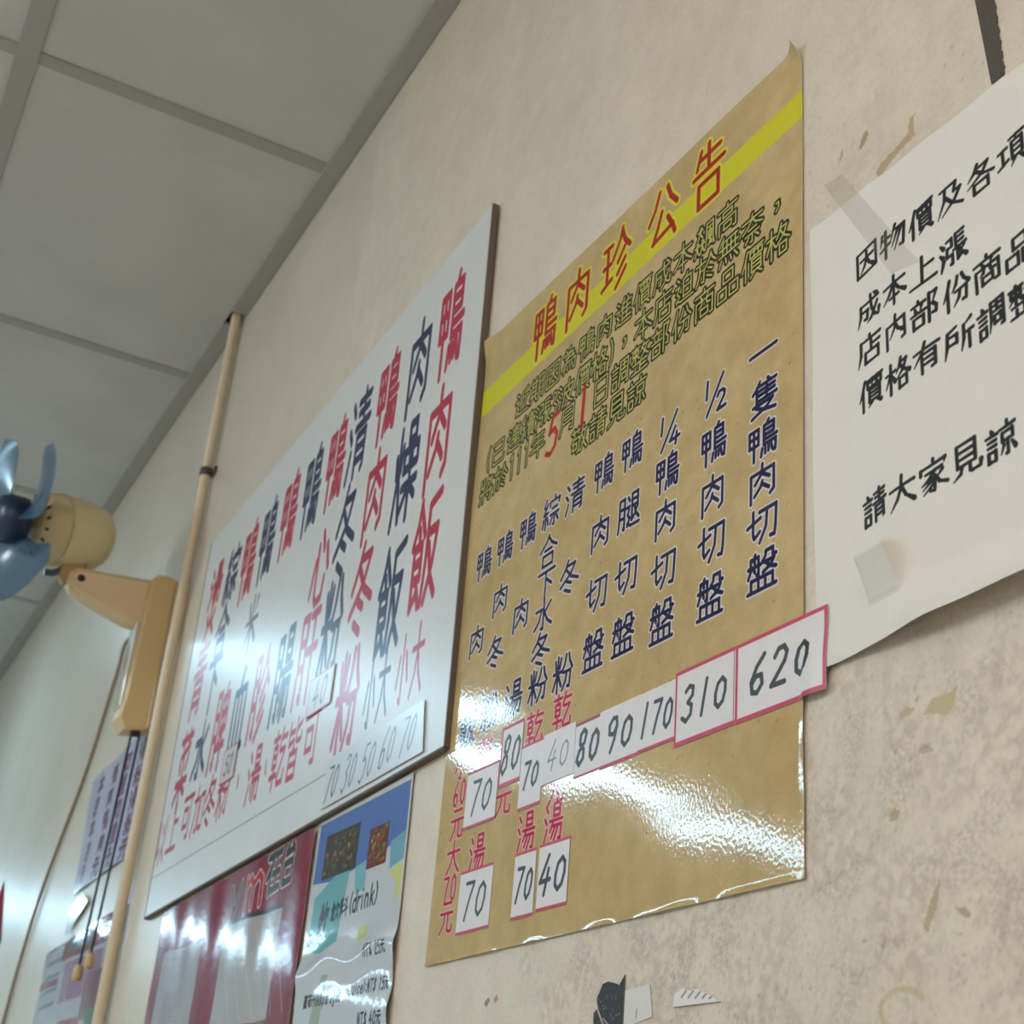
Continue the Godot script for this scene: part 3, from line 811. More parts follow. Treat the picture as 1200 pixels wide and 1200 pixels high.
	box(st, Vector3(ROOM_X0, 0, -0.15), Vector3(ROOM_X1, 3.05, -0.004))
	obj("masonry", st, mat(paint, 0.8), wall)
	# plaster skins: each carries its own stretch of paint
	var skins := [[ROOM_X0, X0, 0.0, 3.0, rest, -7.0, 5.0, 3.0, 3.0], [X0, X1, Y0, CEIL + 0.05, near, X0, 2.0, CEIL + 0.05, CEIL + 0.05 - Y0], [X0, X1, 0.0, Y0, rest, -7.0, 5.0, 3.0, 3.0], [X0, X1, CEIL + 0.05, 3.0, rest, -7.0, 5.0, 3.0, 3.0], [X1, ROOM_X1, 0.0, 3.0, rest, -7.0, 5.0, 3.0, 3.0]]
	for s in skins:
		st = begin()
		for p in [[s[0], s[2]], [s[0], s[3]], [s[1], s[3]], [s[0], s[2]], [s[1], s[3]], [s[1], s[2]]]:
			st.set_uv(Vector2((p[0] - s[5]) / s[6], (s[7] - p[1]) / s[8]))
			st.add_vertex(Vector3(p[0], p[1], 0))
		st.set_uv(Vector2.ZERO)
		quad(st, Vector3(s[0], s[2], -0.004), Vector3(s[0], s[3], -0.004), Vector3(s[1], s[3], -0.004), Vector3(s[1], s[2], -0.004))
		obj("plaster", st, s[4], wall)
	var plain := mat(Color(0.82, 0.80, 0.76), 0.6)
	for w in [["wall_far", Vector3(ROOM_X0 - 0.15, 0, -0.15), Vector3(ROOM_X0, 3.05, ROOM_Z1 + 0.15), plain], ["wall_near", Vector3(ROOM_X1, 0, -0.15), Vector3(ROOM_X1 + 0.15, 3.05, ROOM_Z1 + 0.15), plain], ["wall_opposite", Vector3(ROOM_X0, 0, ROOM_Z1), Vector3(ROOM_X1, 3.05, ROOM_Z1 + 0.15), plain], ["floor", Vector3(ROOM_X0 - 0.15, -0.12, -0.15), Vector3(ROOM_X1 + 0.15, 0, ROOM_Z1 + 0.15), mat(Color(0.77, 0.75, 0.72), 0.45)]]:
		st = begin()
		box(st, w[1], w[2])
		obj(w[0], st, w[3]).set_meta("kind", "structure")
	# suspended ceiling: panels laid in a grid of flat tees
	var ceil := Node3D.new()
	ceil.name = "ceiling"
	ceil.set_meta("kind", "structure")
	add_child(ceil)
	st = begin()
	box(st, Vector3(ROOM_X0 - 0.15, 3.05, -0.15), Vector3(ROOM_X1 + 0.15, 3.15, ROOM_Z1 + 0.15))
	obj("slab", st, mat(Color(0.45, 0.44, 0.43), 0.9), ceil)
	var board := mat(Color(0.77, 0.76, 0.74), 0.85)
	var cp := Canvas.new(0, 1, 1, 0, 512.0, Color(0.77, 0.76, 0.74), G)
	cp.mottle(41, 0.16, 0.022, Color(1, 1, 1.05))
	cp.mottle(42, 0.012, 0.006)
	board.albedo_color = Color.WHITE
	board.albedo_texture = cp.texture()
	board.uv1_triplanar = true
	board.uv1_world_triplanar = true
	board.uv1_scale = Vector3(0.43, 0.43, 0.43)
	var tee := mat(Color(0.64, 0.62, 0.585), 0.55)
	var px := 0.957
	var pz := 0.585
	var xs := []
	var x := -2.215 + px * 5.0
	while x > ROOM_X0:
		xs.append(x)
		x -= px
	var zs := []
	var z := 0.612
	while z < ROOM_Z1:
		zs.append(z)
		z += pz
	var gx := [ROOM_X1] + xs + [ROOM_X0]
	var gz := [0.0] + zs + [ROOM_Z1]
	for i in gx.size() - 1:
		for j in gz.size() - 1:
			st = begin()
			box(st, Vector3(gx[i + 1] + 0.004, CEIL + 0.003, gz[j] + (0.034 if j == 0 else 0.004)), Vector3(gx[i] - 0.004, CEIL + 0.016, gz[j + 1] - 0.004), 0.0015)
			obj("panel", st, board, ceil)
	for v in xs:
		st = begin()
		box(st, Vector3(v - 0.0165, CEIL - 0.001, 0.035), Vector3(v + 0.0165, CEIL + 0.003, ROOM_Z1), 0.0008)
		obj("cross_tee", st, tee, ceil)
	for v in zs:
		st = begin()
		box(st, Vector3(ROOM_X0, CEIL - 0.003, v - 0.02), Vector3(ROOM_X1, CEIL + 0.002, v + 0.02), 0.0008)
		obj("main_tee", st, tee, ceil)
	# wall angle, notched where the conduit goes through
	for s in [[ROOM_X0, -2.872], [-2.808, ROOM_X1]]:
		st = begin()
		box(st, Vector3(s[0], CEIL - 0.004, 0.001), Vector3(s[1], CEIL + 0.002, 0.038), 0.0008)
		obj("wall_angle", st, tee, ceil)


# ---------------------------------------------------------------- the yellow laminated notice and the stickers on it
func price_poster() -> void:
	var cv := Canvas.new(-1.425, 1.985, -0.77, 1.20, 1500.0, Color(0.752, 0.652, 0.462), G)
	cv.mottle(51, 0.16, 0.035, Color(1, 1, 1.1))
	cv.mottle(52, 0.03, 0.026, Color(1, 1, 1))
	cv.mottle(53, 0.005, 0.012, Color(1, 1, 1))
	cv.specks(54, 260, -1.40, 1.25, -0.79, 1.75, 0.0012, Color(0.34, 0.26, 0.13, 0.75))
	cv.specks(55, 40, -1.40, 1.3, -0.79, 1.6, 0.002, Color(0.42, 0.30, 0.12, 0.4))
	cv.poly([[-1.425, 1.898], [-0.77, 1.905], [-0.77, 1.8755], [-1.425, 1.861]], Color(0.80, 0.78, 0.16))
	var title := "鴨肉珍公告"
	var tx := [-1.2495, -1.1745, -1.0929, -1.0022, -0.9212]
	for i in 5:
		cv.glyph(title[i], tx[i], 1.911, 0.056, 0.074, 0.0125, Color(0.84, 0.80, 0.20))
	for i in 5:
		cv.glyph(title[i], tx[i], 1.911, 0.056, 0.074, 0.0062, Color(0.62, 0.11, 0.08))
	var ink := Color(0.10, 0.09, 0.05)
	var fill := Color(0.72, 0.71, 0.36)
	var lines := [["近期因為鴨肉進價成本飆高", -1.2929, 1.8305, 0.0368, 0.014], ["本店迫於無奈，", -1.0305, 1.7965, 0.0362, 0.018], ["日調整部份商品價格", -1.1079, 1.7565, 0.0370, 0.018], ["敬請見諒", -1.1476, 1.7165, 0.0370, 0.02]]
	var put := []
	for l in lines:
		var t: String = l[0]
		for i in t.length():
			put.append([t[i], l[1] + l[3] * i, l[2] + l[3] * i * l[4]])
	for a in [["(", -1.372, 1.788], ["已", -1.3462, 1.788], ["連", -1.307, 1.789], ["續", -1.271, 1.789], ["漲", -1.236, 1.789], ["3", -1.2109, 1.789], ["波", -1.1851, 1.790], ["價", -1.150, 1.791], ["格", -1.1147, 1.793], [")", -1.0897, 1.794], ["，", -1.066, 1.794], ["將", -1.3688, 1.748], ["於", -1.333, 1.749], ["1", -1.306, 1.751], ["1", -1.288, 1.7515], ["1", -1.270, 1.752], ["年", -1.244, 1.753], ["月", -1.1775, 1.7545]]:
		put.append(a)
	for pass_ in 2:
		for a in put:
			var half: bool = a[0] in ["1", "3", "(", ")"]
			cv.glyph(a[0], a[1], a[2], 0.016 if half else 0.0325, 0.0315, 0.0068 if pass_ == 0 else 0.0022, ink if pass_ == 0 else fill, {"slope": 0.02})
	var felt := Color(0.66, 0.11, 0.09)
	cv.glyph("5", -1.2088, 1.7505, 0.028, 0.050, 0.0062, felt, {"lean": 0.12})
	cv.glyph("|", -1.1442, 1.7555, 0.02, 0.052, 0.0068, felt)
	var cols := [[-0.8325, [["一", 1.661], ["隻", 1.616], ["鴨", 1.575], ["肉", 1.537], ["切", 1.499], ["盤", 1.458]], 0.040, 0.0325], [-0.903, [["½", 1.652], ["鴨", 1.603], ["肉", 1.554], ["切", 1.509], ["盤", 1.459]], 0.038, 0.0365], [-0.9755, [["¼", 1.648], ["鴨", 1.6055], ["肉", 1.559], ["切", 1.509], ["盤", 1.4595]], 0.038, 0.0365], [-1.039, [["鴨", 1.6555], ["腿", 1.590], ["切", 1.525], ["盤", 1.466]], 0.038, 0.0365], [-1.0915, [["鴨", 1.6545], ["肉", 1.588], ["切", 1.5245], ["盤", 1.466]], 0.038, 0.0365], [-1.148, [["清", 1.651], ["冬", 1.561], ["粉", 1.4595]], 0.038, 0.0365], [-1.1985, [["綜", 1.652], ["合", 1.6075], ["下", 1.569], ["水", 1.5355], ["冬", 1.4985], ["粉", 1.46]], 0.038, 0.035], [-1.2505, [["鴨", 1.651], ["肉", 1.5525], ["湯", 1.4605]], 0.038, 0.0365], [-1.3035, [["鴨", 1.649], ["肉", 1.587], ["冬", 1.526], ["粉", 1.459]], 0.038, 0.0365], [-1.3545, [["鴨", 1.648], ["肉", 1.5535], ["飯", 1.4525]], 0.038, 0.0365]]
	for pass_ in 2:
		for col in cols:
			for a in col[1]:
				cv.glyph(a[0], col[0], a[1], col[2], col[3], 0.0066 if pass_ == 0 else 0.0036, Color(0.85, 0.82, 0.82) if pass_ == 0 else Color(0.07, 0.07, 0.25))
	var rose := [["小", -1.361, 1.414, 0.03, 0.034], ["6", -1.368, 1.383, 0.014, 0.027], ["0", -1.351, 1.383, 0.014, 0.027], ["元", -1.358, 1.3505, 0.03, 0.034], ["大", -1.3595, 1.315, 0.032, 0.034], ["7", -1.370, 1.283, 0.014, 0.027], ["0", -1.352, 1.283, 0.014, 0.027], ["元", -1.362, 1.2545, 0.03, 0.034], ["湯", -1.302, 1.311, 0.034, 0.036], ["湯", -1.1985, 1.3145, 0.034, 0.036], ["湯", -1.1458, 1.3145, 0.034, 0.036], ["乾", -1.306, 1.414, 0.032, 0.034], ["元", -1.2535, 1.357, 0.032, 0.034], ["乾", -1.1985, 1.4165, 0.034, 0.034], ["乾", -1.144, 1.421, 0.034, 0.034], ["元", -1.1454, 1.348, 0.03, 0.034]]
	for pass_ in 2:
		for a in rose:
			cv.glyph(a[0], a[1], a[2], a[3], a[4], 0.0062 if pass_ == 0 else 0.0032, Color(0.86, 0.72, 0.66) if pass_ == 0 else Color(0.70, 0.13, 0.30))
	var m := printed(cv, 0.07, 0.55)
	m.heightmap_enabled = true
	m.heightmap_texture = bumps(1024, 0.15, 61, 3)
	m.heightmap_scale = 0.0048
	var o := sheet("price_notice", [Vector2(-1.408, 1.973), Vector2(-0.778, 1.9605), Vector2(-0.783, 1.2126), Vector2(-1.403, 1.2093)], 150, 240, 0.0005, poster_lift, cv, m, mat(Color(0.85, 0.82, 0.72), 0.25))
	tag(o, "big yellow laminated price notice with a red title on a yellow band", "poster")
	# price stickers written with a marker: x0, top, x1, bottom, text, glyph width, height, pen, ink, rims (t b l r), label
	var red := Color(0.71, 0.10, 0.26)
	var pale := Color(0.84, 0.82, 0.82)
	var black := Color(0.09, 0.09, 0.10)
	var list := [
		[-0.864, 1.4045, -0.7535, 1.340, "620", 0.024, 0.030, 0.0042, 1, "white sticker reading 620, framed in red, overhanging the notice edge"],
		[-0.9485, 1.4045, -0.8645, 1.3405, "310", 0.020, 0.030, 0.0038, 1, "white sticker reading 310 with a red frame, beside the 620 one"],
		[-1.0045, 1.400, -0.9485, 1.348, "170", 0.016, 0.030, 0.0034, 2, "white sticker reading 170 touching the red-framed 310 sticker"],
		[-1.067, 1.4005, -1.0035, 1.347, "90", 0.022, 0.032, 0.0040, 2, "white sticker reading 90 with a red line only below"],
		[-1.1135, 1.400, -1.066, 1.3485, "80", 0.020, 0.033, 0.0044, 3, "white sticker with a bold 80 under a thick red top line"],
		[-1.175, 1.403, -1.114, 1.354, "40", 0.020, 0.030, 0.0020, 0, "plain white sticker with a thin grey 40, no red lines"],
		[-1.220, 1.4025, -1.175, 1.3375, "70", 0.016, 0.028, 0.0036, 4, "narrow sticker reading 70 just below the blurred red soup column"],
		[-1.267, 1.432, -1.221, 1.369, "80", 0.020, 0.040, 0.0040, 5, "sticker reading 80 with a red frame, higher than its neighbours"],
		[-1.340, 1.400, -1.2685, 1.3395, "70", 0.024, 0.038, 0.0036, 4, "sticker reading 70 beside the printed 60, under the rice column"],
		[-1.3345, 1.2955, -1.261, 1.2325, "70", 0.026, 0.040, 0.0036, 4, "lowest wide sticker reading 70 beside the printed 70"],
		[-1.2155, 1.296, -1.1735, 1.234, "70", 0.017, 0.034, 0.0036, 4, "narrow low sticker reading 70 beside the bold 40 sticker"],
		[-1.167, 1.2965, -1.1115, 1.236, "40", 0.024, 0.036, 0.0044, 4, "low sticker reading a bold black 40 between two red lines"],
	]
	for s in list:
		var c := Canvas.new(s[0], s[1], s[2], s[3], 2200.0, pale, G)
		c.mottle(70, 0.02, 0.012)
		var w := 0.0034
		var style: int = s[8]
		if style == 1 or style == 5:
			c.line(s[0], s[1] - w * 0.45, s[2], s[1] - w * 0.45, w, red)
			c.line(s[0], s[3] + w * 0.5, s[2], s[3] + w * 0.5, w * 1.15, red)
			c.line(s[0] + w * 0.35, s[1], s[0] + w * 0.35, s[3], w * 0.8, red)
			if style == 1:
				c.line(s[2] - w * 0.5, s[1], s[2] - w * 0.5, s[3], w if s[4] == "620" else w * 0.3, red)
		elif style == 2:
			c.line(s[0], s[3] + w * 0.4, s[2], s[3] + w * 0.4, w * 0.8, red)
		elif style == 3:
			c.line(s[0], s[1] - w * 0.4, s[2] - 0.006, s[1] - w * 0.4, w, Color(0.58, 0.07, 0.16))
			c.line(s[0], s[3] + w * 0.2, s[2], s[3] + w * 0.2, w * 0.4, red)
		elif style == 4:
			c.line(s[0], s[1] - w * 0.4, s[2], s[1] - w * 0.4, w * 0.8, red)
			c.line(s[0], s[3] + w * 0.4, s[2], s[3] + w * 0.4, w * 0.8, red)
		var t: String = s[4]
		var n := t.length()
		for i in n:
			var gw: float = s[5] * (0.55 if t[i] == "1" else 0.9)
			var step: float = s[5] * 1.12
			c.glyph("|" if t[i] == "1" else t[i], (s[0] + s[2]) / 2.0 + step * (i - (n - 1) / 2.0), (s[1] + s[3]) / 2.0 + 0.001 - (0.002 if i == n - 1 else 0.0), gw, s[6] * (0.8 if t[i] == "0" else 1.0), s[7], Color(0.42, 0.43, 0.44) if style == 0 else black, {"lean": 0.22, "slope": -0.02})
		var k := sheet("price_sticker", [Vector2(s[0], s[1]), Vector2(s[2], s[1]), Vector2(s[2], s[3]), Vector2(s[0], s[3])], 14, 8, 0.0003, sticker_on_poster(0.0009 + 0.0001 * (list.find(s) % 3)), c, printed(c, 0.4), mat(pale, 0.7))
		tag(k, s[9], "price sticker", "price stickers on the yellow notice")


# ---------------------------------------------------------------- the white menu board
func menu_board() -> void:
	var at := Vector2(-2.04, 1.80)
	var turn := deg_to_rad(1.7)
	var hw := 0.631
	var hh := 0.3775
	var t := thing("menu_board", Vector3(at.x, at.y, 0), "large white menu board with red and blue writing and thin frame", "menu board")
	t.rotation.z = turn
	t.rotation.x = 0.003
	t.position.z = 0.0012
	var cv := Canvas.new(-hw, hh, hw, -hh, 1080.0, Color(0.83, 0.835, 0.83), G)
	cv.mottle(81, 0.3, 0.012)
	cv.mottle(82, 0.02, 0.008)
	var red := Color(0.68, 0.08, 0.23)
	var blue := Color(0.06, 0.10, 0.29)
	var cols := [[-1.520, red, [["鴨", 2.060], ["肉", 1.887], ["飯", 1.722]]], [-1.622, blue, [["肉", 2.048], ["燥", 1.876], ["飯", 1.690]]], [-1.735, red, [["鴨", 2.050], ["肉", 1.890], ["冬", 1.742], ["粉", 1.580]]], [-1.842, blue, [["清", 2.034], ["冬", 1.871], ["粉", 1.715]]], [-1.937, red, [["鴨", 2.026], ["心", 1.845], ["肝", 1.700]]], [-2.042, blue, [["鴨", 2.020], ["腸", 1.698]]], [-2.152, red, [["鴨", 2.018], ["胗", 1.696]]], [-2.262, blue, [["鴨", 2.010], ["血", 1.694]]], [-2.366, red, [["鴨", 2.006], ["脾", 1.690]]], [-2.470, blue, [["綜", 2.015], ["合", 1.900], ["下", 1.798], ["水", 1.672]]], [-2.576, red, [["燙", 1.996], ["青", 1.835], ["菜", 1.660]]]]
	for c in cols:
		for a in c[2]:
			var tall: float = 0.152 if c[2].size() < 4 else 0.142
			if c[0] == -2.470:
				tall = 0.108
			var p := (Vector2(c[0], a[1]) - at).rotated(-turn)
			cv.glyph(a[0], p.x, p.y, 0.080, tall, 0.0158, c[1], {"sx": 0.56, "slope": 0.02})
	for a in [["小", -1.548, 1.571, red], ["大", -1.504, 1.575, red], ["小", -1.650, 1.565, blue], ["大", -1.606, 1.570, blue]]:
		var p := (Vector2(a[1], a[2]) - at).rotated(-turn)
		cv.glyph(a[0], p.x, p.y, 0.036, 0.094, 0.0085, a[3], {"sx": 0.5})
	var pm := (Vector2(-2.275, 1.855) - at).rotated(-turn)
	cv.glyph("米", pm.x, pm.y, 0.066, 0.105, 0.0105, Color(0.13, 0.15, 0.17), {"sx": 0.6, "brush": true})
	for a in [["以", -2.638, 1.540], ["上", -2.565, 1.551], ["可", -2.484, 1.557], ["加", -2.412, 1.557], ["冬", -2.345, 1.560], ["粉", -2.272, 1.562], ["・", -2.196, 1.562], ["湯", -2.112, 1.556], ["・", -2.056, 1.556], ["乾", -2.000, 1.558], ["皆", -1.934, 1.558], ["可", -1.862, 1.558]]:
		var p := (Vector2(a[1], a[2]) - at).rotated(-turn)
		cv.glyph(a[0], p.x, p.y, 0.062, 0.088, 0.0092, red, {"sx": 0.55})
	# the sheet glued over the board's lower left: its cut edges
	var e0 := (Vector2(-2.655, 1.474) - at).rotated(-turn)
	var e1 := (Vector2(-1.775, 1.489) - at).rotated(-turn)
	cv.line(e0.x, e0.y, e1.x, e1.y, 0.0022, Color(0.50, 0.53, 0.51))
	var e2 := (Vector2(-2.60, 1.618) - at).rotated(-turn)
	var e3 := (Vector2(-1.83, 1.632) - at).rotated(-turn)
	cv.line(e2.x, e2.y, e3.x, e3.y, 0.0012, Color(0.68, 0.72, 0.69))
	var m := printed(cv, 0.31, 0.55)
	sheet("face", [Vector2(-hw, hh), Vector2(hw, hh), Vector2(hw, -hh), Vector2(-hw, -hh)], 2, 2, 0.0006, flat_at(0.0079), cv, m, mat(Color(0.8, 0.8, 0.8)), t)
	var st := begin()
	box(st, Vector3(-hw + 0.001, -hh + 0.001, 0.0005), Vector3(hw - 0.001, hh - 0.001, 0.0078))
	obj("backing", st, mat(Color(0.50, 0.42, 0.34), 0.8), t)
	var alu := mat(Color(0.40, 0.35, 0.30), 0.45)
	var dark := mat(Color(0.36, 0.29, 0.23), 0.6)
	for s in [-1.0, 1.0]:
		st = begin()
		box(st, Vector3(s * hw - 0.0016, -hh, 0.0), Vector3(s * hw + 0.0016, hh, 0.0092), 0.0005)
		obj("side_frame", st, alu, t)
	st = begin()
	box(st, Vector3(-hw, -hh - 0.003, 0.0), Vector3(hw, -hh + 0.0012, 0.0096), 0.0008)
	obj("bottom_frame", st, dark, t)
	# stickers on the board
	var z := 0.0108
	var paper := Color(0.84, 0.85, 0.87)
	for s in [["40", -1.8945, 1.650, -1.7975, 1.592, "pink-framed sticker reading 40 on the white menu board", 0.030, 0.042], ["50", -2.300, 1.634, -2.224, 1.574, "small faint sticker reading 50 above the menu board's bottom line", 0.022, 0.036]]:
		var c := Canvas.new(s[1], s[2], s[3], s[4], 1800.0, Color(0.80, 0.76, 0.76), G)
		var r2 := Color(0.70, 0.28, 0.32)
		for b in [[s[1], s[2], s[3], s[2]], [s[3], s[2], s[3], s[4]], [s[3], s[4], s[1], s[4]], [s[1], s[4], s[1], s[2]]]:
			c.line(b[0], b[1], b[2], b[3], 0.005, r2)
		for i in 2:
			c.glyph(s[0][i], (s[1] + s[3]) / 2.0 + s[6] * (i - 0.5), (s[2] + s[4]) / 2.0, s[6] * 0.8, s[7] * (1.0 if i else 0.95), 0.0042, Color(0.14, 0.15, 0.15), {"lean": 0.15, "sx": 0.8})
		var k := sheet("price_sticker", [Vector2(s[1], s[2]), Vector2(s[3], s[2]), Vector2(s[3], s[4]), Vector2(s[1], s[4])], 2, 2, 0.0003, flat_at(z), c, printed(c, 0.3), mat(paper, 0.6))
		tag(k, s[5], "price sticker", "price stickers on the menu board")
	var c := Canvas.new(-1.775, 1.512, -1.452, 1.438, 1300.0, Color(0.80, 0.83, 0.85), G)
	var marks := ["70", "30", "50", "60", "70"]
	for i in 5:
		for j in 2:
			var mx := -1.754 + 0.0605 * i + 0.023 * j
			c.glyph(marks[i][j], mx, 1.470 + 0.0012 * i + (0.004 if i > 2 else 0.0), 0.019, 0.050 - 0.008 * j, 0.0030, Color(0.36, 0.44, 0.52) if i else Color(0.26, 0.32, 0.38), {"lean": 0.3})
	var strip := sheet("price_strip", [Vector2(-1.769, 1.506), Vector2(-1.463, 1.512), Vector2(-1.452, 1.447), Vector2(-1.775, 1.439)], 10, 2, 0.0003, flat_at(z), c, printed(c, 0.25), mat(paper, 0.6))
	tag(strip, "long white strip of faint handwritten prices along the menu board bottom", "price strip")


# ---------------------------------------------------------------- the white paper notice with its tape
func paper_notice() -> void:
	var cv := Canvas.new(-0.775, 1.75, -0.485, 1.355, 1700.0, Color(0.87, 0.85, 0.82), G)
	cv.mottle(91, 0.05, 0.008, Color(1, 1, 1.3))
	cv.mottle(92, 0.003, 0.006)
	var black := Color(0.07, 0.07, 0.07)
	for l in [["因物價及各項", 1.6755], ["成本上漲", 1.6300], ["店內部份商品", 1.5950], ["價格有所調整", 1.5562], ["請大家見諒", 1.4622]]:
		var t: String = l[0]
		for i in t.length():
			cv.glyph(t[i], -0.7015 + 0.0299 * i, l[1], 0.0264, 0.0245, 0.0031, black, {"slope": 0.12, "brush": true})
	var o := sheet("paper_notice", [Vector2(-0.769, 1.7452), Vector2(-0.492, 1.7430), Vector2(-0.490, 1.3600), Vector2(-0.767, 1.3560)], 140, 190, 0.00025, notice_lift, cv, printed(cv, 0.62, 0.4), mat(Color(0.84, 0.82, 0.78), 0.8))
	tag(o, "white paper notice in black brush writing, with a square bump near its foot", "paper notice")
	var film := StandardMaterial3D.new()
	film.albedo_color = Color(0.68, 0.65, 0.59, 0.08)
	film.transparency = BaseMaterial3D.TRANSPARENCY_ALPHA
	film.roughness = 0.3
	var tape := sheet("adhesive_tape", [Vector2(-0.752, 1.782), Vector2(-0.729, 1.7785), Vector2(-0.645, 1.640), Vector2(-0.673, 1.6445)], 24, 40, 0.00008, func(x, y): return Vector3(0, 0, maxf(0.0006, notice_lift(x, y).z + 0.0004) if y < 1.752 else 0.0006 + 0.002 * smoothstep(1.775, 1.752, y)), null, film, film)
	tag(tape, "clear strip of tape over the paper notice's upper corner", "tape")
	var cd := Canvas.new(-0.58, 1.86, -0.545, 1.745, 1500.0, Color(0.30, 0.27, 0.24), G)
	cd.mottle(95, 0.006, 0.03)
	var dt := sheet("dark_tape", [Vector2(-0.5775, 1.865), Vector2(-0.558, 1.865), Vector2(-0.5525, 1.7475), Vector2(-0.5655, 1.7475)], 6, 60, 0.0003, func(x, y): return Vector3(0.0012 * sin(y * 900.0) * sin(y * 370.0) * smoothstep(-0.564, -0.553, x), 0, 0.0006), cd, printed(cd, 0.5), mat(Color(0.2, 0.18, 0.16)))
	tag(dt, "dark grey tape strip running up the wall from the paper notice", "tape")


# ---------------------------------------------------------------- the magenta and drink posters below the board
func lower_posters() -> void:
	var cv := Canvas.new(-2.54, 1.435, -1.79, 1.02, 900.0, Color(0.50, 0.06, 0.19), G)
	var pale := Color(0.66, 0.64, 0.64)
	cv.rect(-2.155, 1.332, -1.888, 1.185, pale)
	cv.rect(-2.48, 1.325, -2.255, 1.12, Color(0.62, 0.60, 0.63))
	cv.rect(-2.20, 1.16, -1.89, 1.05, Color(0.40, 0.20, 0.28))
	cv.line(-2.16, 1.335, -1.885, 1.332, 0.006, Color(0.10, 0.11, 0.13))
	for i in 6:
		cv.line(-2.15 + 0.05 * i, 1.32, -2.05 + 0.045 * i, 1.19, 0.003, Color(0.74, 0.73, 0.72, 0.6))
	cv.line(-2.535, 1.407, -1.795, 1.4305, 0.004, Color(0.76, 0.66, 0.66))
	var white := Color(0.80, 0.76, 0.74)
	var ink := Color(0.07, 0.11, 0.13)
	for pass_ in 2:
		for a in [["y", -2.118, 1.378, 0.075, 0.064, ink], ["m", -2.030, 1.381, 0.080, 0.072, Color(0.62, 0.05, 0.12)], ["在", -1.955, 1.390, 0.062, 0.066, ink], ["台", -1.888, 1.393, 0.060, 0.064, ink]]:
			cv.glyph(a[0], a[1], a[2], a[3], a[4], 0.0165 if pass_ == 0 else 0.0105, white if pass_ == 0 else a[5], {"sx": 0.8, "slope": 0.05})
	var m := printed(cv, 0.16, 0.75)
	m.heightmap_enabled = true
	m.heightmap_texture = bumps(512, 0.05, 101, 3)
	m.heightmap_scale = 0.008
	var o := sheet("magenta_poster", [Vector2(-2.535, 1.398), Vector2(-1.800, 1.4215), Vector2(-1.793, 1.030), Vector2(-2.53, 1.030)], 90, 40, 0.0005, magenta_lift, cv, m, mat(Color(0.8, 0.78, 0.78), 0.4))
	tag(o, "glossy magenta poster with outlined lettering under the menu board", "poster")

	var dv := Canvas.new(-1.795, 1.435, -1.47, 1.0, 1300.0, Color(0.76, 0.78, 0.80), G)
	dv.poly([[-1.795, 1.435], [-1.47, 1.435], [-1.49, 1.362], [-1.56, 1.352], [-1.63, 1.345], [-1.70, 1.338], [-1.795, 1.345]], Color(0.33, 0.45, 0.70))
	dv.poly([[-1.77, 1.325], [-1.69, 1.35], [-1.655, 1.35], [-1.672, 1.262], [-1.72, 1.252], [-1.775, 1.258]], Color(0.42, 0.66, 0.70))
	dv.poly([[-1.64, 1.345], [-1.605, 1.35], [-1.60, 1.315], [-1.63, 1.312]], Color(0.47, 0.70, 0.74))
	dv.poly([[-1.535, 1.36], [-1.49, 1.368], [-1.49, 1.335], [-1.53, 1.328]], Color(0.43, 0.66, 0.72))
	dv.poly([[-1.53, 1.322], [-1.505, 1.332], [-1.49, 1.328], [-1.49, 1.30], [-1.51, 1.285], [-1.505, 1.31]], Color(0.78, 0.80, 0.52))
	dv.poly([[-1.605, 1.268], [-1.575, 1.272], [-1.575, 1.258], [-1.603, 1.255]], Color(0.70, 0.76, 0.48))
	dv.poly([[-1.705, 1.225], [-1.685, 1.225], [-1.70, 1.14], [-1.735, 1.12], [-1.74, 1.15]], Color(0.60, 0.66, 0.60))
	for ph in [[-1.755, 1.402, -1.640, 1.345, Color(0.22, 0.22, 0.20), 111], [-1.604, 1.386, -1.545, 1.337, Color(0.42, 0.16, 0.12), 112]]:
		dv.rect(ph[0], ph[1], ph[2], ph[3], ph[4])
		dv.specks(ph[5], 70, ph[0] + 0.004, ph[3] + 0.004, ph[2] - 0.008, ph[1] - 0.002, 0.004, Color(0.62, 0.24, 0.18, 0.9))
		dv.specks(ph[5] + 5, 60, ph[0] + 0.004, ph[3] + 0.004, ph[2] - 0.008, ph[1] - 0.002, 0.004, Color(0.25, 0.42, 0.24, 0.9))
		dv.specks(ph[5] + 9, 26, ph[0] + 0.004, ph[3] + 0.004, ph[2] - 0.008, ph[1] - 0.002, 0.003, Color(0.80, 0.72, 0.50, 0.9))
	var ink2 := Color(0.10, 0.11, 0.14)
	dv.glyph("飲", -1.728, 1.292, 0.030, 0.042, 0.005, Color(0.30, 0.30, 0.36), {"lean": 0.1})
	dv.glyph("飲", -1.689, 1.300, 0.026, 0.022, 0.0026, ink2)
	dv.glyph("料", -1.662, 1.3015, 0.026, 0.022, 0.0026, ink2)
	dv.word("(drink)", -1.645, 1.303, 0.0145, 0.025, 0.0165, 0.0032, ink2, {"slope": 0.03})
	dv.word("NT$ 25元", -1.573, 1.241, 0.0078, 0.014, 0.0092, 0.0018, ink2)
	dv.word("蘆筍汁(Asparagus", -1.755, 1.1975, 0.0078, 0.0145, 0.0092, 0.0019, ink2)
	dv.word("Juice):NT$ 15元", -1.607, 1.2015, 0.0076, 0.0145, 0.0088, 0.0019, ink2)
	dv.word("NT$ 40元", -1.572, 1.166, 0.0085, 0.015, 0.0098, 0.0021, ink2)
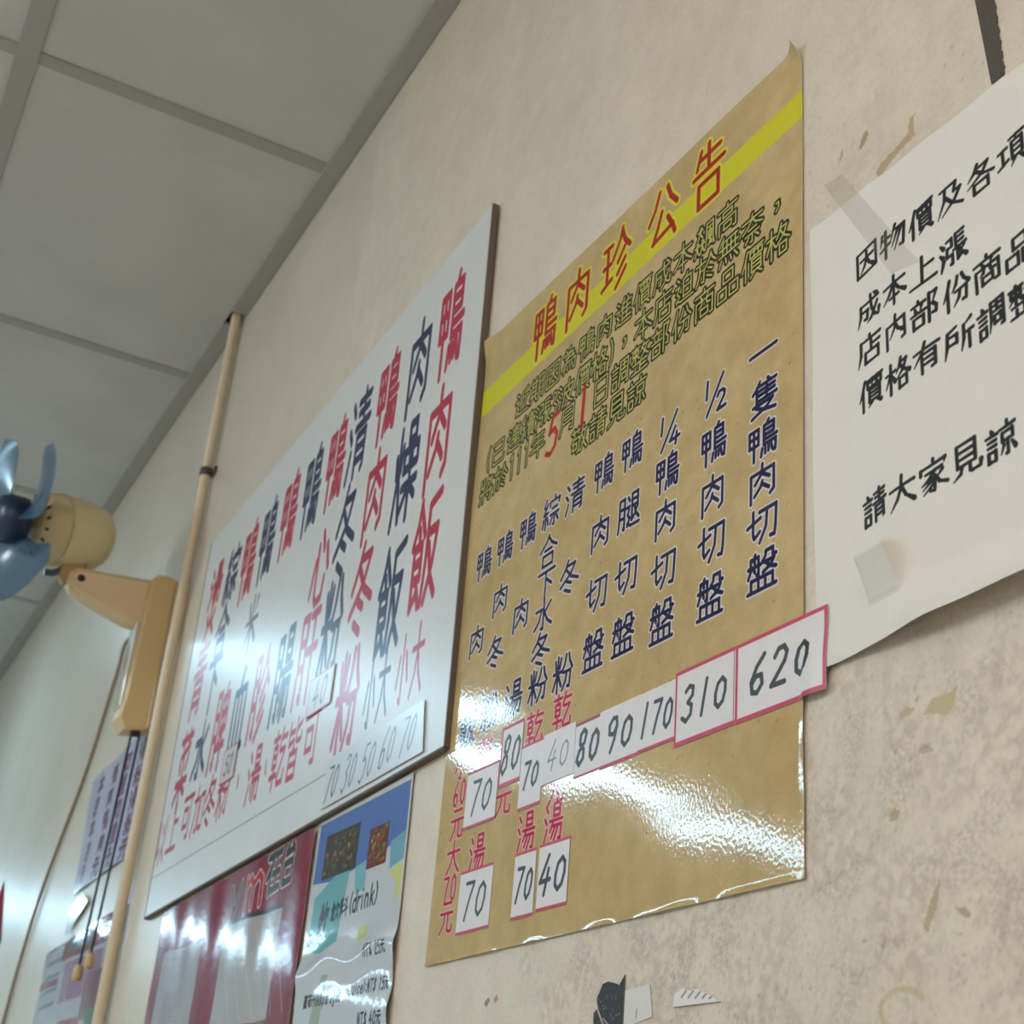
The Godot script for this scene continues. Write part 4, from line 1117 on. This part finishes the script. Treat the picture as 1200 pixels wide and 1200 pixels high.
	for b in [[-1.789, 1.4257, -1.4907, 1.4301], [-1.4907, 1.4301, -1.4764, 1.0], [-1.789, 1.4257, -1.789, 1.0]]:
		dv.line(b[0], b[1], b[2], b[3], 0.009, Color(0.80, 0.80, 0.80))
	var dm := printed(dv, 0.12, 0.6)
	dm.heightmap_enabled = true
	dm.heightmap_texture = bumps(512, 0.04, 121, 3)
	dm.heightmap_scale = 0.014
	var p := sheet("drink_poster", [Vector2(-1.789, 1.4255), Vector2(-1.4907, 1.4330), Vector2(-1.4764, 1.01), Vector2(-1.787, 1.01)], 50, 90, 0.0005, drink_lift, dv, dm, mat(Color(0.8, 0.8, 0.8), 0.4))
	tag(p, "glossy blue and white drink price list with a crease across it", "poster")


# ---------------------------------------------------------------- sheets farther along the wall
func far_posters() -> void:
	var cv := Canvas.new(-3.52, 1.85, -2.88, 1.52, 500.0, Color(0.72, 0.72, 0.80), G)
	cv.mottle(131, 0.1, 0.02)
	var plum := Color(0.42, 0.22, 0.36)
	var t := ["本店", "鴨肉", "切盤", "湯粉"]
	for i in 4:
		for j in 5:
			cv.glyph(t[i][j % 2] if j < 4 else "元", -3.36 + 0.125 * i, 1.79 - 0.052 * j, 0.07 if i == 3 else 0.05, 0.042, 0.009, plum, {"sx": 0.8})
	var o := sheet("price_sheet", [Vector2(-3.49, 1.822), Vector2(-2.93, 1.842), Vector2(-2.90, 1.56), Vector2(-3.43, 1.545)], 30, 16, 0.0005, far_lift, cv, printed(cv, 0.22, 0.5), mat(Color(0.7, 0.7, 0.76), 0.5))
	tag(o, "pale lilac sheet with plum upright writing behind the fan's cords", "paper sheet")
	var mv := Canvas.new(-3.62, 1.47, -2.80, 1.0, 450.0, Color(0.66, 0.66, 0.70), G)
	mv.rect(-3.40, 1.462, -2.82, 1.395, Color(0.50, 0.10, 0.16))
	mv.rect(-3.33, 1.45, -3.12, 1.405, Color(0.34, 0.34, 0.40))
	mv.rect(-3.62, 1.36, -3.40, 1.345, Color(0.52, 0.26, 0.34))
	mv.rect(-3.35, 1.385, -2.98, 1.30, Color(0.58, 0.40, 0.54))
	mv.rect(-3.10, 1.345, -2.90, 1.25, Color(0.46, 0.22, 0.32))
	mv.rect(-3.02, 1.27, -2.86, 1.17, Color(0.24, 0.38, 0.26))
	mv.rect(-3.30, 1.26, -3.08, 1.22, Color(0.56, 0.16, 0.22))
	for i in 5:
		mv.line(-3.55, 1.43 - 0.032 * i, -3.40, 1.435 - 0.032 * i, 0.009, Color(0.46, 0.46, 0.52))
	var mm := printed(mv, 0.12, 0.6)
	mm.heightmap_enabled = true
	mm.heightmap_texture = bumps(512, 0.03, 141, 3)
	mm.heightmap_scale = 0.03
	var p := sheet("far_menu", [Vector2(-3.60, 1.430), Vector2(-2.857, 1.457), Vector2(-2.857, 1.02), Vector2(-3.60, 1.02)], 60, 30, 0.0005, far_lift, mv, mm, mat(Color(0.7, 0.7, 0.7), 0.4))
	tag(p, "shiny printed menu with a dark red heading behind the conduit", "poster")
	var w := sheet("glare_card", [Vector2(-3.42, 1.505), Vector2(-3.30, 1.535), Vector2(-3.22, 1.505), Vector2(-3.40, 1.450)], 6, 6, 0.0006, func(x, y): return Vector3(0, 0, 0.006 + 0.02 * (y - 1.45)), null, mat(Color(0.80, 0.83, 0.88), 0.15), mat(Color(0.8, 0.8, 0.8), 0.5))  # white shape added in place of glare on a lit poster corner
	tag(w, "slanting white card added as painted glare above the far menu's red heading", "card")
	var rv := Canvas.new(-4.85, 1.80, -4.35, 1.30, 300.0, Color(0.55, 0.04, 0.10), G)
	rv.mottle(151, 0.1, 0.02)
	var r := sheet("red_diamond_paper", [Vector2(-4.60, 1.74), Vector2(-4.395, 1.545), Vector2(-4.60, 1.34), Vector2(-4.805, 1.545)], 8, 8, 0.0006, flat_at(0.002), rv, printed(rv, 0.85, 0.3), mat(Color(0.6, 0.1, 0.12), 0.6))
	tag(r, "red paper diamond on the wall at the far end", "decoration")


# ---------------------------------------------------------------- conduit and loose cable
func conduit() -> void:
	var cx := -2.840
	var t := thing("conduit", Vector3(cx, 0, 0.0), "tan plastic conduit running from floor to ceiling beside the menu board", "pipe")
	var st := begin(0)
	tube(st, [Vector3(0.012, 0.02, 0.0165), Vector3(0.004, 1.2, 0.0165), Vector3(0, 2.0, 0.0165), Vector3(-0.002, 3.0, 0.0165)], 0.0115, 16)
	var pm := mat(Color(0.83, 0.755, 0.64), 0.35)
	obj("pipe", st, pm, t)
	for y in [2.385, 0.7]:
		st = begin(0)
		lathe(st, [[0.0118, -0.009], [0.0138, -0.009], [0.0138, 0.009], [0.0118, 0.009]], 16, Transform3D(Basis(), Vector3(0.0, y, 0.0165)))
		box(st, Vector3(0.010, y - 0.009, 0.001), Vector3(0.030, y + 0.009, 0.006), 0.001)
		obj("pipe_clip", st, mat(Color(0.30, 0.29, 0.26), 0.5), t)
	var c := begin(0)
	var key := [Vector3(-3.035, 2.06, 0.03), Vector3(-3.22, 2.13, 0.008), Vector3(-3.42, 2.16, 0.006), Vector3(-3.455, 2.09, 0.006), Vector3(-3.54, 1.935, 0.006), Vector3(-3.63, 1.82, 0.006), Vector3(-3.86, 1.60, 0.006), Vector3(-3.99, 1.33, 0.006), Vector3(-4.02, 1.0, 0.006), Vector3(-4.02, 0.45, 0.006)]
	var curve := Curve3D.new()
	for i in key.size():
		var d: Vector3 = (key[mini(i + 1, key.size() - 1)] - key[maxi(i - 1, 0)]) / 6.0
		curve.add_point(key[i], -d, d)
	tube(c, Array(curve.tessellate(4, 3.0)), 0.0042, 8)
	tag(obj("fan_cable", c, mat(Color(0.58, 0.47, 0.36), 0.5)), "thin brown cable drooping down the wall past the lilac sheet", "cable")


# ---------------------------------------------------------------- the wall fan
func wall_fan() -> void:
	var X := -2.985
	var t := thing("wall_fan", Vector3(X, 1.82, 0), "tan wall fan on a bracket arm with blue blades and two pull cords", "fan")
	var tan_ := mat(Color(0.85, 0.735, 0.53), 0.4)
	var cream := mat(Color(0.85, 0.78, 0.61), 0.45)
	# base: the long box on the wall (side view: z to the room, y up), extruded along x
	var side := Transform3D(Basis(Vector3(0, 0, 1), Vector3(0, 1, 0), Vector3(-1, 0, 0)), Vector3.ZERO)   # local x -> z, y -> y, z -> -x
	var st := begin()
	prism(st, [Vector2(0.002, 0.005), Vector2(0.058, -0.004), Vector2(0.074, 0.02), Vector2(0.069, 0.06), Vector2(0.063, 0.335), Vector2(0.052, 0.349), Vector2(0.025, 0.352), Vector2(0.010, 0.345), Vector2(0.002, 0.33)], -0.035, 0.035, 0.005, side)
	obj("base", st, tan_, t)
	st = begin()
	prism(st, [Vector2(0.0, 0.010), Vector2(0.014, 0.004), Vector2(0.014, 0.345), Vector2(0.0, 0.338)], -0.041, 0.041, 0.003, side)
	obj("wall_plate", st, mat(Color(0.70, 0.59, 0.42), 0.45), t)
	st = begin()
	box(st, Vector3(-0.026, 0.045, 0.064), Vector3(0.026, 0.235, 0.0765), 0.003)
	obj("front_panel", st, mat(Color(0.78, 0.75, 0.68), 0.1, 0.7), t)
	st = begin(0)
	lathe(st, [[0.0, -0.012], [0.009, -0.012], [0.011, -0.004], [0.011, 0.002]], 12, Transform3D(Basis(), Vector3(0.018, 0.002, 0.03)))
	obj("cord_guide", st, mat(Color(0.12, 0.11, 0.10), 0.5), t)
	# arm: a tapering channel from the base out into the room
	st = begin()
	prism(st, [Vector2(0.055, 0.225), Vector2(0.10, 0.228), Vector2(0.205, 0.262), Vector2(0.225, 0.272), Vector2(0.236, 0.290), Vector2(0.234, 0.310), Vector2(0.220, 0.324), Vector2(0.200, 0.327), Vector2(0.055, 0.338)], -0.026, 0.026, 0.010, side)
	obj("arm", st, mat(Color(0.88, 0.77, 0.60), 0.35), t)
	st = begin(0)
	lathe(st, [[0.0, 0.0285], [0.006, 0.0285], [0.0085, 0.0262], [0.0085, -0.0262], [0.006, -0.0285], [0.0, -0.0285]], 12, Transform3D(Basis(Vector3(0, -1, 0), Vector3(1, 0, 0), Vector3(0, 0, 1)), Vector3(0, 0.300, 0.209)))
	obj("pivot_bolt", st, mat(Color(0.10, 0.08, 0.06), 0.5), t)
	# head: motor housing, collar, hub and blades about one axis, turned and tipped down
	var yaw := deg_to_rad(20.0)
	var tip := deg_to_rad(-9.0)
	var n := Vector3(sin(yaw) * cos(tip), sin(tip), cos(yaw) * cos(tip)).normalized()
	var u := n.cross(Vector3.UP).normalized()
	var head := Transform3D(Basis(u, n, u.cross(n)), Vector3(-0.005, 0.405, 0.245))
	st = begin(0)
	lathe(st, [[0.0, -0.085], [0.035, -0.083], [0.056, -0.074], [0.069, -0.058], [0.076, -0.034], [0.079, 0.0], [0.080, 0.036], [0.080, 0.042]], 32, head)
	obj("motor_housing", st, cream, t)
	st = begin(0)
	lathe(st, [[0.080, 0.043], [0.0815, 0.045], [0.0815, 0.050], [0.079, 0.052], [0.076, 0.075], [0.066, 0.090], [0.050, 0.097], [0.0, 0.099]], 32, head)
	obj("motor_front", st, mat(Color(0.80, 0.72, 0.54), 0.5), t)
	for i in 16:
		var a := TAU * i / 16.0
		st = begin()
		box(st, Vector3(-0.0025, 0.0, -0.006), Vector3(0.0025, 0.004, 0.006), 0.0005)
		var s := obj("vent_slot", st, mat(Color(0.14, 0.15, 0.17), 0.7), t)
		s.transform = head * Transform3D(Basis(Vector3.UP, a), Vector3(0.062 * sin(a), 0.0905, 0.062 * cos(a)))
	# yoke between arm and motor
	st = begin()
	prism(st, [Vector2(-0.016, -0.002), Vector2(0.020, -0.012), Vector2(0.034, 0.006), Vector2(0.028, 0.040), Vector2(-0.020, 0.044)], -0.016, 0.016, 0.004, Transform3D(side.basis, Vector3(0, 0.298, 0.222)))
	obj("yoke", st, mat(Color(0.68, 0.56, 0.38), 0.5), t)
	st = begin(0)
	tube(st, [Vector3(0.004, 0.318, 0.245), Vector3(0.012, 0.300, 0.268), Vector3(0.012, 0.298, 0.285)], 0.0075, 10)
	obj("tilt_knob", st, mat(Color(0.30, 0.33, 0.36), 0.4), t)
	st = begin(0)
	lathe(st, [[0.007, 0.095], [0.007, 0.13]], 12, head)
	obj("shaft", st, mat(Color(0.5, 0.5, 0.5), 0.3), t)
	var navy := mat(Color(0.07, 0.15, 0.27), 0.35)
	st = begin(0)
	lathe(st, [[0.0, 0.120], [0.048, 0.120], [0.053, 0.126], [0.053, 0.156], [0.046, 0.172], [0.026, 0.182], [0.0, 0.185]], 24, head)
	obj("hub", st, navy, t)
	var blue := mat(Color(0.24, 0.39, 0.51), 0.24)
	blue.albedo_color.a = 0.58
	blue.transparency = BaseMaterial3D.TRANSPARENCY_ALPHA
	for b in 4:
		st = begin(0)
		var a0 := TAU * b / 4.0 + 0.15
		var nr := 8
		var na := 10
		var grid := []
		for i in nr + 1:
			var f := float(i) / nr
			var r := lerpf(0.036, 0.188, f)
			var wide := lerpf(0.42, 0.62, sin(f * PI * 0.6)) * (1.0 if f < 0.85 else lerpf(1.0, 0.6, (f - 0.85) / 0.15))
			for j in na + 1:
				var g := float(j) / na - 0.5
				var a := a0 + 2.0 * wide * g + 0.35 * f
				grid.append(Vector3(r * sin(a), 0.138 - g * 0.042 * (1.0 - 0.3 * f) + 0.008 * f * f, r * cos(a)))
		for face in [1.0, -1.0]:
			for i in nr:
				for j in na:
					var p := i * (na + 1) + j
					var off := Vector3(0, 0.0009 * face, 0)
					var v := [grid[p] + off, grid[p + 1] + off, grid[p + na + 2] + off, grid[p + na + 1] + off]
					if face < 0.0:
						v.reverse()
					quad(st, head * v[0], head * v[1], head * v[2], head * v[3])
		obj("blade", st, blue, t)
	# pull cords
	for c in [[0.010, 0.036, 0.0, -0.476], [0.018, 0.020, 1.0, -0.452]]:
		st = begin(0)
		var sway := Vector3(0.006, 0, 0.010)
		tube(st, [Vector3(c[0], -0.005, c[1]), Vector3(c[0], -0.2, c[1]) + sway * 0.3, Vector3(c[0], c[3], c[1]) + sway], 0.0026, 8)
		var cord := obj("pull_cord", st, mat(Color(0.09, 0.12, 0.14), 0.6), t)
		st = begin(0)
		lathe(st, [[0.0, -0.030], [0.008, -0.029], [0.010, -0.024], [0.0085, -0.004], [0.006, 0.0], [0.0, 0.001]], 12, Transform3D(Basis(), Vector3(c[0], c[3], c[1]) + sway))
		obj("knob", st, mat(Color(0.80, 0.68, 0.48), 0.4), cord)


# ---------------------------------------------------------------- torn bits left on the wall
func scraps() -> void:
	var cv := Canvas.new(-1.062, 1.175, -1.005, 1.11, 1800.0, Color(0.15, 0.14, 0.13), G)
	cv.specks(161, 110, -1.06, 1.11, -1.007, 1.172, 0.0012, Color(0.62, 0.60, 0.56, 0.9))
	cv.line(-1.052, 1.147, -1.030, 1.120, 0.0022, Color(0.66, 0.63, 0.58))
	cv.line(-1.040, 1.137, -1.018, 1.122, 0.0016, Color(0.60, 0.57, 0.53))
	var st := begin()
	var out := [Vector2(-1.0585, 1.112), Vector2(-1.0115, 1.112), Vector2(-1.0105, 1.1685), Vector2(-1.0185, 1.1615), Vector2(-1.026, 1.1635), Vector2(-1.036, 1.1655), Vector2(-1.0445, 1.164), Vector2(-1.0485, 1.1585), Vector2(-1.053, 1.153), Vector2(-1.0495, 1.146), Vector2(-1.0565, 1.1425), Vector2(-1.0555, 1.128)]
	scrap("black_paper_scrap", out, cv, printed(cv, 0.6), 0.0010, "torn black paper scrap below the yellow notice", "paper scrap")
	var c2 := Canvas.new(-1.02, 1.17, -0.95, 1.10, 800.0, Color(0.82, 0.80, 0.79), G)
	c2.line(-0.992, 1.135, -0.991, 1.141, 0.0014, Color(0.5, 0.48, 0.46))
	scrap("white_tape_square", [Vector2(-1.0095, 1.1285), Vector2(-0.969, 1.1345), Vector2(-0.974, 1.1585), Vector2(-1.0095, 1.1565)], c2, printed(c2, 0.45), 0.0007, "square of white tape touching the black paper scrap", "tape")
	var c3 := Canvas.new(-0.95, 1.16, -0.87, 1.13, 1800.0, Color(0.86, 0.85, 0.84), G)
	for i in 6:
		c3.line(-0.928 + 0.009 * i, 1.1455 - 0.0008 * i, -0.922 + 0.009 * i, 1.1500 - 0.0012 * i, 0.0016, Color(0.52, 0.47, 0.43))  # zigzag shading of the torn paper, painted as short dark lines
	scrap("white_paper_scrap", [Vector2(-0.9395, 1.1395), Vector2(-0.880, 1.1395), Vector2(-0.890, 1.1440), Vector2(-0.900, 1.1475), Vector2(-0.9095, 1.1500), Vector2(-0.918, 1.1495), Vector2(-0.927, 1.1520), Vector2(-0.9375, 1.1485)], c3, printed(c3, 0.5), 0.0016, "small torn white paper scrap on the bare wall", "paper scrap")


func scrap(called: String, pts: Array, cv: Canvas, m: Material, thick: float, label: String, category: String) -> void:
	var c := Vector2.ZERO
	for p in pts:
		c += p / pts.size()
	var st := begin()
	var idx := Geometry2D.triangulate_polygon(PackedVector2Array(pts))
	for i in range(0, idx.size(), 3):
		var tri := [pts[idx[i]], pts[idx[i + 1]], pts[idx[i + 2]]]
		if (tri[1] - tri[0]).cross(tri[2] - tri[0]) > 0.0:
			tri.reverse()
		for p in tri:
			st.set_uv(Vector2((p.x - cv.X) / (cv.X2 - cv.X), (cv.Y - p.y) / (cv.Y - cv.Y2)))
			st.add_vertex(Vector3(p.x - c.x, p.y - c.y, 0.0003 + thick))
	for i in pts.size():
		var a: Vector2 = pts[i] - c
		var b: Vector2 = pts[(i + 1) % pts.size()] - c
		quad(st, Vector3(a.x, a.y, 0.0003), Vector3(b.x, b.y, 0.0003), Vector3(b.x, b.y, 0.0003 + thick), Vector3(a.x, a.y, 0.0003 + thick))
	var o := obj(called, st, m)
	o.position = Vector3(c.x, c.y, 0)
	tag(o, label, category)
